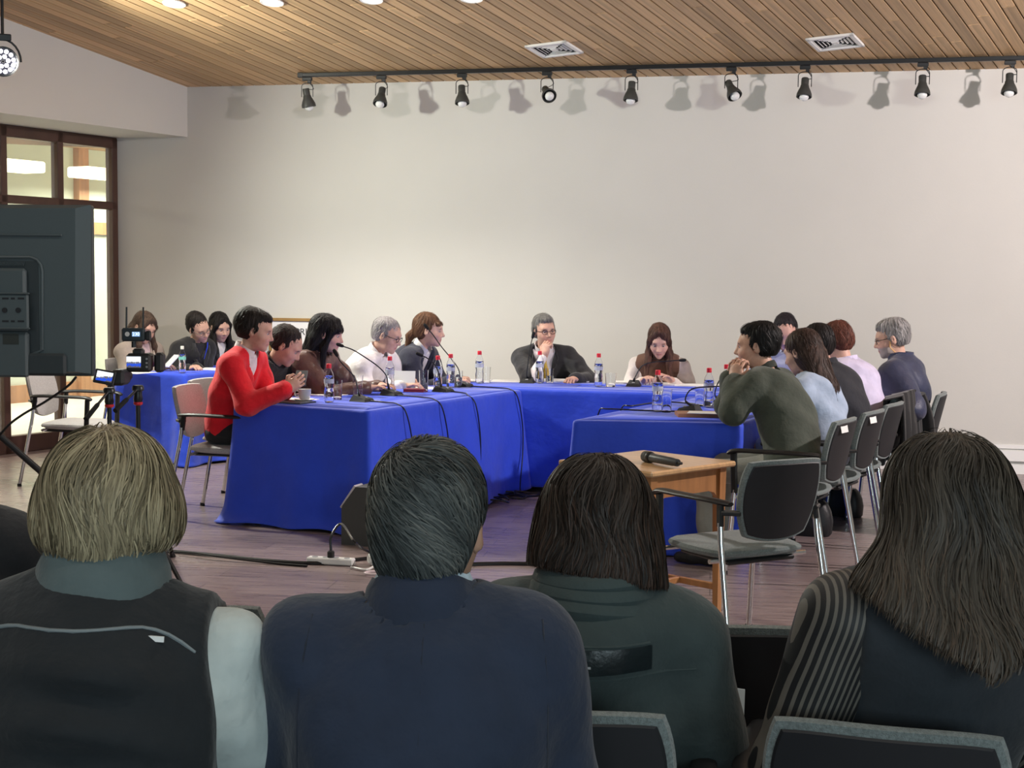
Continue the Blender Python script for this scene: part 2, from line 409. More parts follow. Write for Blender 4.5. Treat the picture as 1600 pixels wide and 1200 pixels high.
# recessed downlights (the row in view and unseen rows added to light the audience)
m_lampw = M('downlight_glow', (1, .97, .90), .5, emit=14)
DLN = ['leftmost', 'second from left', 'third from left', 'fourth from left']
def downlight(P, label, power):
    t = empty('downlight', P, 0, label, 'downlight', 'recessed ceiling downlights'); Q = np.column_stack([CE, CD, CN])
    MB().lathe([(.062, -.004), (.085, -.010), (.088, -.002), (.075, .0)], 24, rot=Q, cap=False).build('ring', m_white, t)
    MB().lathe([(.001, -.018), (.04, -.015), (.063, -.004), (.001, .0)], 20, rot=Q).build('lens', m_lampw, t)
    lamp('SPOT', 'downlight_light', P - CN * .05, power, (1, .93, .84), P - CN * .05 - np.array([0, 0, 1.]), .05, 115, .5)
row = [(272, 5), (425, 3), (580, -1), (736, -3)]
for (x, y), nm in zip(row, DLN): downlight(atceil(x, y, -.004), 'round recessed downlight, %s in the row along the top edge' % nm, 75)
for k in range(4):
    for j in range(2):
        x = -3.0 + 2.0 * k; y = 4.6 - 3.6 * j; P = np.array([x, y, 0.]); P[2] = ceilz(P) + .004
        downlight(P, 'recessed downlight above the audience, %s in the %s row' % (DLN[k], ('front', 'rear')[j]), 55)
# track with nine spotlights
TR0 = atceil(470, 118, .02); OFFT = (WP - TR0) @ WN
def trackpt(x):
    r = ray(x, 108); q = O_ + r * (((WP - WN * OFFT - O_) @ WN) / (r @ WN)); q[2] = CZ0 + CSL * OFFT - .018; return q
ta, tb = trackpt(470), wallpt(6.6, OFFT, CZ0 + CSL * OFFT - .018)
tk = empty('track_rail', ta, 0, 'long black lighting track on the ceiling along the back wall', 'track')
MB().bar((0, 0, 0), tb - ta, .036, .034, (0, 0, 1), .004).build('rail', m_blk, tk, False)
MB().box((0, 0, 0), (.05, .042, .042), RZ(-WALL_A), .004).build('end_cap', m_blkp, tk, False)
m_spot = M('spot_housing', (.05, .052, .05), .5, var=.15, vs=20); m_bulb = M('spot_bulb', (.80, .82, .82), .25)
spx = [480, 596, 722, 855, 987, 1143, 1258, 1442, 1578]
tilt = [(8, -8), (-26, 0), (-14, -6), (-58, -24), (-10, 2), (-30, -24), (-16, 2), (-14, 0), (-16, 2)]   # pitch towards viewer, sideways
ORD = ['first', 'second', 'third', 'fourth', 'fifth', 'sixth', 'seventh', 'eighth', 'ninth']
def spot(i):
    P = trackpt(spx[i]); P[2] -= .022
    t = empty('track_spotlight', P, -WALL_A, 'black track spotlight with pale bulb, %s from the left end of the track' % ORD[i], 'spotlight', 'spotlights on the ceiling track')
    MB().box((0, 0, -.012), (.085, .034, .030), None, .004).box((.02, 0, -.034), (.03, .028, .03), None, .004).build('adapter', m_blkp, t, False)
    zc = -.165
    pts = [(-.052, 0, zc)] + [(-.052 * math.cos(a), 0, -.075 + .03 * math.sin(a)) for a in np.linspace(0, math.pi, 9)] + [(.052, 0, zc)]
    MB().tube([(a + .0, b, c) for a, b, c in pts], .0035, 6).build('yoke', m_blk, t)
    Q = RX(R(tilt[i][0])) @ RY(R(tilt[i][1]))
    MB().lathe([(.0, .075), (.027, .073), (.030, .068), (.030, .015), (.034, .010), (.036, -.005), (.050, -.035), (.060, -.062), (.062, -.085), (.057, -.088), (.050, -.07), (.035, -.03), (.0, -.02)], 22, (0, 0, zc), Q).build('housing', m_spot, t)
    MB().lathe([(.018, -.03), (.022, -.05), (.036, -.075), (.038, -.092), (.030, -.108), (.012, -.118), (.0, -.120)], 16, (0, 0, zc), Q).build('bulb', m_bulb, t)
    MB().tube(smoothpath([(.02, 0, -.045), (.045, .005, -.075), (.05, .01, -.10), Q @ np.array([.0, 0, .07]) + np.array([0, 0, zc])]), .003, 6).build('cord', m_blk, t)
for i in range(9): spot(i)
# LED par cans
m_led = M('led_lens', (1, .97, 1), .3, emit=4)
def par(P, aim, label):
    t = empty('led_par_lamp', P, 0, label, 'stage light', 'LED stage lamps'); d = unit(np.array(aim) - np.array(P)); x, y, z = frame(d); Q = np.column_stack([x, y, z])
    MB().lathe([(.0, -.16), (.05, -.16), (.085, -.10), (.098, -.02), (.108, .04), (.108, .06), (.098, .06), (.094, .03), (.0, .03)], 28, rot=Q).build('housing', m_blk, t)
    MB().lathe([(.0, .032), (.093, .032), (.093, .036), (.0, .036)], 24, rot=Q).build('lens_plate', M('lens_plate', (.05, .05, .07), .3), t)
    k = 0
    for rr, n in ((.0, 1), (.036, 6), (.074, 12)):
        for j in range(n):
            a = 2 * math.pi * j / n + .2
            MB().lathe([(.0, .052), (.008, .051), (.0150, .042), (.0155, .034)], 10, Q @ np.array([rr * math.cos(a), rr * math.sin(a), 0]), Q).build('lens', m_led if k else m_blk, t); k += 1
    arc = [Q @ np.array([.125 * math.cos(a), .155 * math.sin(a), -.02]) for a in np.linspace(0, math.pi, 13)]
    MB().tube(arc, .008, 8).build('yoke', m_blk, t)
    MB().box(Q @ np.array([0, .17, -.02]), (.12, .05, .05), Q, .006).build('clamp', m_blk, t, False)
    top = ceilz(P) - P[2]
    MB().tube([(0, 0, .15), (0, 0, top)], .012, 8).build('hanger', m_blk, t)
par(LED_L, (-.2, 1.0, 1.4), 'glowing round LED stage lamp hanging by the left bulkhead')
par(LED_R, (-.6, 10.6, 1.2), 'round LED stage lamp hanging near the right wall')
# ------------------------------------------------------------------ tables and cloths
TU = np.array([.466, .885, 0]); TV_ = np.array([.885, -.466, 0])
m_cloth = M('blue_tablecloth', (.017, .068, .70), .62, var=.06, vs=5, bump=1.5, bs=4.5, sheen=.25)
m_ply = M('table_board', (.40, .30, .20), .6, var=.1, vs=6); m_steel = M('table_steel', (.30, .31, .33), .35, metal=1)
def table(name, c4, label, z=.742):
    c4 = [np.array([p[0], p[1], 0.]) for p in c4]; C = sum(c4) / 4
    t = empty(name, C, 0, label, 'table', 'folding tables under the blue cloths')
    MB().prism([((p - C)[0] * .985, (p - C)[1] * .985) for p in c4], z - .03, z).build('tabletop', m_ply, t, False)
    for p in c4:
        q = (p - C) * .86; MB().tube([(q[0], q[1], 0), (q[0], q[1], z - .03)], .016, 10).build('leg', m_steel, t)
def cloth(c4, label, drops, seed, flare=.05, amp=.018, pool=(0, 0, 0, 0), corner=.06, z=.748, freq=9.0):
    """c4: corners in order near-left, near-right, far-right, far-left; drops: hem height above floor for the sides near, right, far, left"""
    rg = np.random.default_rng(seed); P = [np.array([p[0], p[1]]) for p in c4]; C = sum(P) / 4
    pts = []; nor = []; side = []; cs = []; r = .03; ss_ = []; acc = 0
    for i in range(4):
        a, b = P[i], P[(i + 1) % 4]; d = unit(np.append(b - a, 0))[:2]; L_ = np.linalg.norm(b - a); n = np.array([d[1], -d[0]])
        if n @ ((a + b) / 2 - C) < 0: n = -n
        m = max(24, int(L_ / .022))
        for k in range(m):
            u = (k + .5) / m; pts.append(a + (b - a) * u); nor.append(n); side.append(i); cs.append(min(u, 1 - u) * L_); ss_.append(acc + u * L_)
        acc += L_
    pts = np.array(pts); nor = np.array(nor); side = np.array(side); cs = np.array(cs); s = np.array(ss_); n = len(pts)
    K = 9                                              # soften normals round the corners
    nn = sum(np.roll(nor, k, 0) * (K + 1 - abs(k)) for k in range(-K, K + 1)); nn /= np.linalg.norm(nn, axis=1)[:, None]
    ph = rg.uniform(0, 6.28, 8); fr = freq * np.array([.45, .8, 1.0, 1.37, 1.9, 2.7, .22, 3.6]); am = np.array([.7, .6, .8, .5, .35, .2, .8, .12])
    wave = sum(am[k] * np.sin(fr[k] * s + ph[k]) for k in range(8)) / 1.8
    wave2 = sum(am[k] * np.sin(fr[k] * s * 1.1 + ph[-k]) for k in range(8)) / 1.8
    hem = np.array(drops)[side].astype(float); po = np.array(pool)[side].astype(float)
    for _ in range(6): hem = (np.roll(hem, 1) + np.roll(hem, -1) + hem) / 3; po = (np.roll(po, 1) + np.roll(po, -1) + po) / 3
    hem = hem + .012 * np.sin(3.1 * s + ph[3]) * (hem > .02)
    cor = np.exp(-(cs / .13) ** 2)
    rows = []
    T3 = lambda xy, zz: np.column_stack([xy, zz])
    rows.append(T3(pts - nn * .03, np.full(n, z))); rows.append(T3(pts - nn * .008, np.full(n, z - .001))); rows.append(T3(pts + nn * .004, np.full(n, z - .006))); rows.append(T3(pts + nn * .009, np.full(n, z - .018)))
    NR = 26
    for k in range(1, NR + 1):
        q = k / NR; zz = (z - .018) * (1 - q) + hem * q
        w = wave * (1 - q) + (.55 * wave + .45 * wave2) * q
        off = .009 + flare * q ** 1.3 + amp * (q ** .8) * w * (1 + .6 * q) + corner * cor * q ** 1.1
        # pooled hem: last rows spread outwards on the floor
        if q > .88: pz = (q - .88) / .12; off = off + po * pz * (1 + .5 * np.sin(7 * s + ph[1])); zz = np.where(po > .005, np.maximum(zz * (1 - pz) + .006 + .018 * (1 + np.sin(13 * s + ph[2])) * (1 - pz * .6) * pz, .006), zz)
        xy = pts + nn * np.maximum(off, .004)[:, None]; rows.append(T3(xy, zz))
    m = MB(); G = np.array(rows); m.grid(G, True)
    ring = G[0]; inner = [ring + (np.append(C, z) - ring) * f for f in (.0, .35, .7)]
    GI = np.array(inner); GI[:, :, 2] = z; m.grid(GI[::-1], True); base = GI[2]
    m.add(base, [tuple(range(len(base)))])
    me = m.mesh('tablecloth'); o = obj('tablecloth', me, m_cloth)
    sm = o.modifiers.new('thickness', 'SOLIDIFY'); sm.thickness = .003; sm.offset = -1
    return tag(o, label, 'tablecloth', 'royal blue tablecloths')
Lnr = np.array([-.85, 8.52, 0]); Lnl = Lnr - TV_ * 1.0; Lfr = Lnr + TU * 1.95; Lfl = Lnl + TU * 1.95
L4 = [Lnl, Lnr, Lfr, Lfl]
table('folding_table', L4, 'folding table under the near left blue cloth')
cloth(L4, 'royal blue tablecloth over the near left table, dark end towards the audience', (.0, .035, .05, .03), 3, .028, .030, (.06, 0, 0, 0), .040, freq=7)
CTD = np.array([math.cos(R(16)), -math.sin(R(16)), 0]); CTN = np.array([CTD[1] * -1, CTD[0], 0])
Cnl = atz(834, 608, .75) * np.array([1, 1, 0]) - CTD * .80 + CTN * .03
C4 = [Cnl, Cnl + CTD * 2.90, Cnl + CTD * 2.90 + CTN * .78, Cnl + CTN * .78]
table('folding_table', C4, 'folding table under the blue cloth along the far side')
cloth(C4, 'royal blue tablecloth over the far cross table before the white wall', (.03, .03, .03, .03), 8, .03, .022, (0, 0, 0, 0), .05)
RU = unit(np.array([.44, .9, 0])); Rnl = np.array([.35, 8.06, 0]); Rnr = np.array([1.27, 7.97, 0])
R4 = [Rnl, Rnr, Rnr + RU * 1.95, Rnl + RU * 1.95]
table('folding_table', R4, 'folding table under the near right blue cloth')
cloth(R4, 'royal blue tablecloth over the near right table behind the small wooden table', (.01, .03, .05, .04), 5, .03, .017, (.015, 0, 0, 0), .055)
Wnr = np.array([-2.64, 11.6, 0]); Wnl = Wnr - TV_ * .72; W4 = [Wnl, Wnr, Wnr + TU * 1.30, Wnl + TU * 1.30]
table('folding_table', W4, 'folding table under the blue cloth at the back left')
cloth(W4, 'royal blue tablecloth over the back left table beside the window', (.03, .01, .05, .05), 12, .04, .042, (.0, .03, 0, 0), .07, freq=13)
ZT = .7515
# small wooden table
m_wood = M('varnished_wood', (.42, .19, .07), .38, var=.16, vs=3.2, st=(9, 9, 1.2), coat=.25)
m_woodt = M('varnished_wood_top', (.56, .34, .17), .30, var=.14, vs=3.0, st=(14, 1.5, 4), coat=.3)
def side_table():
    a = atz(1010, 741, .71); b = atz(1151, 722, .71); d = unit((b - a) * np.array([1, 1, 0])); e = np.array([-d[1], d[0], 0]); 
    Wd, Dp, H = .60, .56, .715
    C = (b * np.array([1, 1, 0])) - d * Wd / 2 + e * Dp / 2
    t = empty('wooden_table', C, math.atan2(d[1], d[0]), 'small varnished wooden table with square tapered legs holding a handheld microphone', 'table')
    m = MB().box((0, 0, H - .0125), (Wd, Dp, .025), None, .007); m.build('tabletop', m_woodt, t, False)
    lx, ly = Wd / 2 - .055, Dp / 2 - .055
    for sx in (-1, 1):
        for sy in (-1, 1):
            top = .0225; bot = .014; c = np.array([sx * lx, sy * ly])
            V = [(c[0] + u * top, c[1] + w * top, H - .025) for u, w in ((-1, -1), (1, -1), (1, 1), (-1, 1))] + [(c[0] + u * bot, c[1] + w * bot, 0) for u, w in ((-1, -1), (1, -1), (1, 1), (-1, 1))]
            MB().add(V, [(0, 1, 2, 3), (7, 6, 5, 4), (0, 4, 5, 1), (1, 5, 6, 2), (2, 6, 7, 3), (3, 7, 4, 0)]).build('leg', m_wood, t, False)
    for sx in (-1, 1):
        MB().box((sx * lx, 0, H - .08), (.02, 2 * ly - .04, .11), None, .002).build('apron', m_wood, t, False)
        MB().box((sx * lx, 0, .13), (.022, 2 * ly - .03, .030), None, .003).build('stretcher', m_wood, t, False)
    for sy in (-1, 1):
        poly = [(-lx + .02, H - .025), (lx - .02, H - .025), (lx - .02, H - .17), (lx - .05, H - .14), (lx - .09, H - .130), (-lx + .09, H - .130), (-lx + .05, H - .14), (-lx + .02, H - .17)]
        V = [(x, sy * ly + o, z) for o in (-.01, .01) for x, z in poly]; n = len(poly)
        MB().add(V, [tuple(range(n)), tuple(range(n, 2 * n))[::-1]] + [(i, n + i, n + (i + 1) % n, (i + 1) % n) for i in range(n)]).build('apron', m_wood, t, False)
    MB().box((0, 0, .13), (2 * lx, .022, .03), None, .003).build('stretcher', m_wood, t, False)
    return t
side_table()
# ------------------------------------------------------------------ chairs
m_chrome = M('chrome_tube', (.72, .73, .75), .16, metal=1); m_greyf = M('grey_chair_fabric', (.165, .195, .19), .9, var=.25, vs=160, bump=.5, bs=420, sheen=.3)
m_shell = M('chair_shell', (.013, .014, .017), .55); m_arm = M('chair_arm', (.012, .012, .013), .42)
m_lightf = M('pale_chair_fabric', (.42, .40, .40), .9, var=.15, vs=160, bump=.4, bs=420)
def sq(u, v, k=.26): return u * math.sqrt(1 - k * v * v), v * math.sqrt(1 - k * u * u)
def back_pt(x, z):                                    # curved surface of the backrest
    return np.array([x, -.215 - .23 * (z - .50) - .035 * (1 - (x / .22) ** 2), z])
def make_chair(name, label, fab=m_greyf, group='grey and black armchairs', sticker=False):
    t = empty(name, (0, 0, 0), 0, label, 'chair', group)
    # seat
    m = MB(); n = 13; G0 = np.zeros((n, n, 3)); G1 = np.zeros((n, n, 3))
    for i in range(n):
        for j in range(n):
            u = -1 + 2 * i / (n - 1); v = -1 + 2 * j / (n - 1); x, y = sq(u, v, .30); e = max(abs(u), abs(v)) ** 6
            zt = .475 - .02 * e - .012 * max(0, y) ** 3 - .01 * (1 - y * y) * (1 - x * x); zb = .408 + .020 * e - .005 * y
            G0[i, j] = (x * .235, y * .225 + .02, zt); G1[i, j] = (x * .235, y * .225 + .02, zb)
    def closed(m, G0, G1):
        n = G0.shape[0]; m.grid(G0[:, ::-1]); m.grid(G1)
        idx = [(0, j) for j in range(n)] + [(i, n - 1) for i in range(1, n)] + [(n - 1, j) for j in range(n - 2, -1, -1)] + [(i, 0) for i in range(n - 2, 0, -1)]
        A = np.array([G0[i, j] for i, j in idx]); B = np.array([G1[i, j] for i, j in idx]); mid = (A + B) / 2; c = mid.mean(0); o = mid - c
        mid = c + o * 1.025
        m.grid(np.array([A, mid, B]), True)
    closed(m, G0, G1); m.build('seat', fab, t)
    MB().box((0, .0, .404), (.34, .34, .02), None, .006).build('seat_pan', m_arm, t, False)
    for y in (.16, -.17): MB().tube([(-.245, y + .03, .412), (.245, y + .03, .412)], .010, 8).build('cross_bar', m_chrome, t)
    # backrest cushion and rear shell
    def backmesh(hw, zc, hh, y0, y1, puff, n=15):
        m = MB(); A = np.zeros((n, n, 3)); B = np.zeros((n, n, 3))
        for i in range(n):
            for j in range(n):
                u = -1 + 2 * i / (n - 1); v = -1 + 2 * j / (n - 1); x, z = sq(u, v, .30); e = max(abs(u), abs(v)) ** 4
                w = hw * (1 + .09 * z - .01); zz = zc + hh * z + .034 * max(0, z) * (x * x)    # wider at the top, corners raised
                p = back_pt(x * w, zz); A[i, j] = p + (0, y0 + puff * (1 - e), 0); B[i, j] = p + (0, y1 - .2 * puff * (1 - e), 0)
        closed(m, A[:, ::-1], B[:, ::-1]); return m
    backmesh(.194, .665, .167, .022, -.006, .008).build('back_cushion', fab, t)
    backmesh(.180, .662, .152, -.003, -.012, .0).build('back_shell', m_shell, t)
    if sticker: 
        p = back_pt(-.10, .79); MB().box(p + np.array([0, -.0165, 0]), (.075, .002, .042), RX(R(-12)) @ RZ(R(-9)), 0).build('sticker', m_white, t, False)
    for s in (-1, 1):
        MB().tube([(s * .262, .245, 0), (s * .250, .205, .45)], .0125, 12).build('leg', m_chrome, t)
        MB().tube([(s * .262, -.315, 0), (s * .245, -.215, .50), (s * .242, -.205, .58)], .0125, 12).build('leg', m_chrome, t)
        MB().bar((s * .250, .205, .43), (s * .246, .215, .645), .024, .034, (0, 1, 0), .006).build('arm_support', m_arm, t, False)
        MB().bar((s * .242, -.205, .56), (s * .236, -.195, .655), .022, .032, (0, 1, 0), .006).build('arm_support', m_arm, t, False)
        a = smoothpath([(s * .246, .245, .640), (s * .250, .20, .656), (s * .252, .05, .660), (s * .244, -.12, .662), (s * .215, -.235, .655)], 5)
        MB().tube(a, [.020] + [.024] * (len(a) - 2) + [.018], 10, flat=.5).build('armrest', m_arm, t)
        MB().bar((s * .236, -.205, .62), (s * .178, -.255, .62), .05, .018, (0, 0, 1), .004).build('bracket', m_arm, t, False)
        MB().lathe([(.0, 0), (.016, 0), (.016, .02), (.0, .02)], 10, (s * .262, .245, 0)).build('glide', m_arm, t)
        MB().lathe([(.0, 0), (.016, 0), (.016, .02), (.0, .02)], 10, (s * .262, -.315, 0)).build('glide', m_arm, t)
    return t
def face(az): return -R(az)
chairE = make_chair('armchair', 'empty grey armchair standing beside the small wooden table')
bl, brr = np.array([.90, 5.62, 0]), np.array([1.25, 5.81, 0]); dd = unit(brr - bl); fw = np.array([-dd[1], dd[0], 0])
chairE.location = tuple((bl + brr) / 2 + fw * .27); AZE = math.degrees(math.atan2(fw[0], fw[1])); chairE.rotation_euler = (0, 0, face(AZE))
chairS = make_chair('armchair', 'armchair with white sticker on its back under the man in olive', sticker=True)
def seat_at(ch, xy, az): ch.location = (float(xy[0]), float(xy[1]), 0); ch.rotation_euler = (0, 0, face(az))
RAZ = 298.
RF = np.array([math.sin(R(RAZ)), math.cos(R(RAZ)), 0]); 
RC1 = np.array([1.47, 7.58, 0]); RC2 = np.array([1.75, 8.10, 0]); RC3 = np.array([2.00, 8.62, 0]); RC4 = np.array([2.16, 9.06, 0]); NC = np.array([2.50, 9.40, 0])
seat_at(chairS, RC1, 300)
GA = 'grey and black armchairs'
dup(chairS, RC2, face(301), 'armchair with white sticker on its back under the long-haired woman in pale blue')
dup(chairE, RC3, face(300), 'armchair under the man in dark waistcoat, next to the hanging black coat')
dup(chairE, RC4, face(300), 'armchair under the man in lilac shirt')
dup(chairE, NC, face(292), 'armchair under the grey-haired man in navy jacket by the back wall')
LAZ = 117.8; LF = TV_
LC = {}
for nm, t_, lab in (('red', .22, 'armchair with pale seat under the man in red sweater'), ('hid', .66, 'armchair under the bowed dark-haired man beside red sweater'), ('brown', 1.14, 'armchair under the woman in brown satin jacket'), ('white', 1.78, 'armchair under the grey-haired man in white shirt'), ('navy', 2.36, 'armchair under the woman in navy blazer')):
    LC[nm] = Lnl + TU * t_ - TV_ * (.34 if nm not in ('hid',) else .48)
chairP = make_chair('armchair', 'armchair with pale fabric and dark arms under the man in red sweater', m_lightf)
LC['red'] = np.array([-1.83, 9.26, 0]); seat_at(chairP, LC['red'], 104)
for nm in ('hid', 'brown', 'white', 'navy'):
    dup(chairP, LC[nm], face(112), {'hid': 'armchair under the bowed dark-haired man beside red sweater', 'brown': 'armchair under the woman in brown satin jacket', 'white': 'armchair under the grey-haired man in white shirt', 'navy': 'armchair under the woman in navy blazer'}[nm])
CM = np.array([.31, 11.55, 0]); CW = at(1032, 560, 11.25) * np.array([1, 1, 0]); CB = at(1226, 560, 10.75) * np.array([1, 1, 0])
for P, lab in ((CM, 'armchair under the man with yellow tie at the far table'), (CW, 'armchair under the woman in brown waistcoat at the far table'), (CB, 'armchair under the black-haired man behind the right table')):
    dup(chairP, P, face(196), lab)
WSEAT = [np.array([-3.10, 12.20, 0]), np.array([-2.87, 12.50, 0]), np.array([-2.70, 12.82, 0])]
for P, lab in zip(WSEAT, ('armchair under the woman in beige jacket behind the cameras', 'armchair under the leaning woman writing in black', 'armchair under the woman in black with white blouse at the back left')):
    dup(chairP, P, face(118), lab)
dup(chairP, at(118, 600, 10.6) * np.array([1, 1, 0]), face(100), 'empty armchair with pale seat by the window wall under the television')
# audience chairs

dup(chairE, (-.60, 2.06, 0), face(0), 'armchair under the woman with short blond hair in the audience')
dup(chairE, (-.12, 2.06, 0), face(2), 'armchair under the man in navy suit in the audience')
dup(chairE, (.11, 2.62, 0), face(6), 'armchair under the woman in dark green fleece in the audience')
dup(chairE, (.685, 2.54, 0), face(16), 'grey-rimmed armchair under the long-haired woman at the lower right')
dup(chairE, (.45, 3.22, 0), face(4), 'empty audience armchair between the fleece jacket and the long-haired woman')
dup(chairE, (-.73, 3.34, 0), face(-3), 'empty audience armchair between the blond woman and the navy suit')
dup(chairE, (-1.24, 3.12, 0), face(0), 'armchair under the person cut off at the left edge')
# ------------------------------------------------------------------ things on the tables
m_pet = M('clear_plastic', (.96, .97, 1), .04, trans=1., ior=1.12); m_water = M('water', (.97, .99, 1), .0, trans=1., ior=1.33)
m_red = M('red_cap', (.75, .03, .05), .4); m_glassw = M('tumbler_glass', (.98, .99, 1), .02, trans=1., ior=1.3)
m_paper = M('paper', (.83, .82, .82), .8); m_label = M('clear_label', (.72, .76, .86), .5, alpha=.55)
def bottle(x, y, label, z=ZT, cap=m_red, h=.245, lab=m_label, grp='clear water bottles'):
    P = atz(x, y, z); t = empty('water_bottle', P, random.uniform(0, 6), label, 'bottle', grp); k = h / .245
    prof = [(.0, .002), (.024, .001), (.031, .008), (.032, .03), (.0305, .036), (.032, .042), (.032, .075), (.029, .09), (.0285, .105), (.032, .118), (.032, .15), (.0305, .168), (.024, .190), (.016, .205), (.0135, .212), (.0135, .222)]
    inner = [(max(r - .0012, 0), z_) for r, z_ in prof[::-1]]; inner[-1] = (0, .004)
    MB().lathe([(r * k, z_ * k) for r, z_ in prof + inner], 18, cap=False).build('body', m_pet, t)
    MB().lathe([(.0, .005 * k)] + [((r - .002) * k, max(z_, .005) * k) for r, z_ in prof[1:12]] + [(.0, .150 * k)], 16, cap=False).build('water', m_water, t)
    MB().lathe([(.0, .216 * k), (.0155 * k, .216 * k), (.0160 * k, .224 * k), (.0155 * k, .243 * k), (.013 * k, .245 * k), (.0, .245 * k)], 16, cap=False).build('cap', cap, t)
    MB().lathe([(.0325 * k, .122 * k), (.0325 * k, .150 * k)], 18, cap=False).build('label_band', lab, t)
    return t
def glass(x, y, label, h=.125, r=.034, z=ZT, fill=.0):
    P = atz(x, y, z); t = empty('tumbler', P, 0, label, 'glass', 'drinking glasses on the blue tables')
    MB().lathe([(.0, .0), (r * .84, .0), (r * .86, .004), (r, h), (r - .002, h), (r * .82, .010), (.0, .010)], 20, cap=False).build('body', m_glassw, t)
    if fill: MB().lathe([(.0, .0105), (r * .80, .0105), (r * .80 + (r * .14 - .0025) * fill, h * fill), (.0, h * fill)], 16, cap=False).build('water', m_water, t)
def paper(x, y, w, d, az, label, z=ZT, n=1, mat=m_paper, name='paper_sheet', cat='paper', th=.0012, grp='papers on the tables'):
    P = atz(x, y, z); o = MB().box((0, 0, th * n / 2), (w, d, th * n), None, 0).build(name, mat, smooth=False, loc=P); o.rotation_euler = (0, 0, -R(az)); return tag(o, label, cat, grp)
def mic(bx, by, path, label, az, z=ZT, dY=0.):
    P = atz(bx, by, z); t = empty('gooseneck_microphone', P, -R(az), label, 'microphone', 'gooseneck table microphones'); Q = RZ(R(az))
    V = [(-.055, -.06, 0), (.055, -.06, 0), (.055, .065, 0), (-.055, .065, 0), (-.045, -.05, .018), (.045, -.05, .018), (.035, .045, .042), (-.035, .045, .042)]
    MB().add(V, [(3, 2, 1, 0), (4, 5, 6, 7), (0, 1, 5, 4), (1, 2, 6, 5), (2, 3, 7, 6), (3, 0, 4, 7)]).build('base', m_blkp, t, False)
    MB().box((0, -.03, .026), (.022, .014, .006), RX(R(14)), .002).build('button', m_grey, t, False)
    n = len(path); pts = [np.array([0, .02, .03])]
    for i, (x, y) in enumerate(path):
        q = at(x, y, P[1] + dY * (i + 1) / n) - P; pts.append(Q @ q)
    sp = smoothpath(pts, 7); L_ = len(sp)
    MB().tube(sp, [.0075] * max(3, L_ // 5) + [.0042] * (L_ - max(3, L_ // 5)), 8).build('gooseneck', m_blk, t)
    a, b = sp[-2], sp[-1]; d = unit(b - a)
    MB().tube([b - d * .005, b + d * .005, b + d * .03, b + d * .045, b + d * .05], [.007, .011, .013, .010, .003], 10).build('capsule', m_foam, t)
    return t
m_grey = M('grey_plastic', (.30, .31, .32), .45); m_foam = M('black_foam', (.012, .012, .012), .95, bump=.4, bs=300)
bottle(514, 629, 'clear water bottle with red cap standing beside the white coffee cup')
bottle(609, 612, 'clear water bottle with red cap in front of the man in white shirt')
bottle(684, 610, 'left one of two water bottles standing close together before the navy blazer')
bottle(704, 606, 'right one of two water bottles standing close together before the navy blazer')
bottle(749, 599, 'clear water bottle with red cap alone at the corner of the far table')
bottle(843, 599, 'water bottle with red cap in front of the yellow tie')
bottle(935, 604, 'water bottle with red cap on the far table between the man and the woman')
bottle(1027, 643, 'water bottle with red cap nearest to the corner of the right table', h=.25)
bottle(1107, 636, 'water bottle with red cap on the right table close to the olive sweater')
bottle(1134, 628, 'water bottle half hidden behind the hands of the man in olive')
m_teal = M('teal_label', (.20, .62, .60), .5)
bottle(285, 583, 'water bottle with white cap and teal label before the writing women', cap=m_white, lab=M('teal_band', (.22, .62, .58), .5), h=.22)
glass(527, 624, 'drinking glass just right of the bottle by the coffee cup')
glass(559, 619, 'drinking glass before the woman in brown satin', .14, .036)
glass(662, 612, 'tall drinking glass before the woman in navy blazer', .15, .034)
glass(716, 605, 'drinking glass at the right of the paired bottles', .12, .032, fill=.6)
glass(760, 598, 'drinking glass beside the lone bottle at the table corner', .12, .032)
glass(859, 598, 'drinking glass before the man with yellow tie', .11, .034, fill=.5)
glass(954, 604, 'short round glass beside the bottle between the man and the woman', .10, .042)
glass(1041, 644, 'drinking glass right of the nearest bottle on the right table', .14, .034)
glass(1093, 634, 'drinking glass left of the second bottle on the right table', .12, .032)
# cup and saucer
P = atz(476, 627, ZT); t = empty('coffee_cup', P + np.array([0, 0, .012]), 0, 'white china coffee cup on the near left table', 'cup'); m_china = M('white_china', (.82, .81, .79), .25)
MB().lathe([(.0, .0), (.028, .0), (.034, .008), (.040, .04), (.041, .066), (.038, .066), (.036, .04), (.028, .010), (.0, .008)], 22, cap=False).build('body', m_china, t)
MB().tube(smoothpath([(-.039, 0, .055), (-.058, 0, .056), (-.064, 0, .036), (-.054, 0, .018), (-.036, 0, .018)], 5), .005, 8).build('handle', m_china, t)
MB().lathe([(.0, .05), (.036, .05), (.0, .0501)], 18, cap=False).build('coffee', M('coffee', (.05, .02, .01), .15), t)
tag(MB().lathe([(.0, .0), (.035, .0), (.062, .011), (.070, .014), (.066, .015), (.035, .005), (.0, .005)], 24, cap=False).build('saucer', m_china, loc=P), 'white saucer under the coffee cup', 'saucer')
mic(566, 627, [(560, 612), (554, 590), (543, 577), (533, 566), (527, 556)], 'gooseneck microphone nearest the front end of the left table', 300)
mic(612, 617, [(606, 600), (603, 586), (590, 572), (570, 558), (552, 547), (536, 541)], 'gooseneck microphone bent over towards the woman in brown satin', 300)
mic(693, 612, [(689, 600), (686, 584), (679, 570), (668, 560), (660, 556)], 'gooseneck microphone before the paired water bottles', 300)
mic(724, 604, [(719, 590), (716, 576), (704, 559), (690, 542), (678, 525), (669, 514)], 'gooseneck microphone reaching up to the mouth of the navy blazer woman', 300)
mic(824, 598, [(823, 585), (826, 560), (829, 540), (832, 528)], 'upright thin gooseneck microphone before the man with yellow tie', 10)
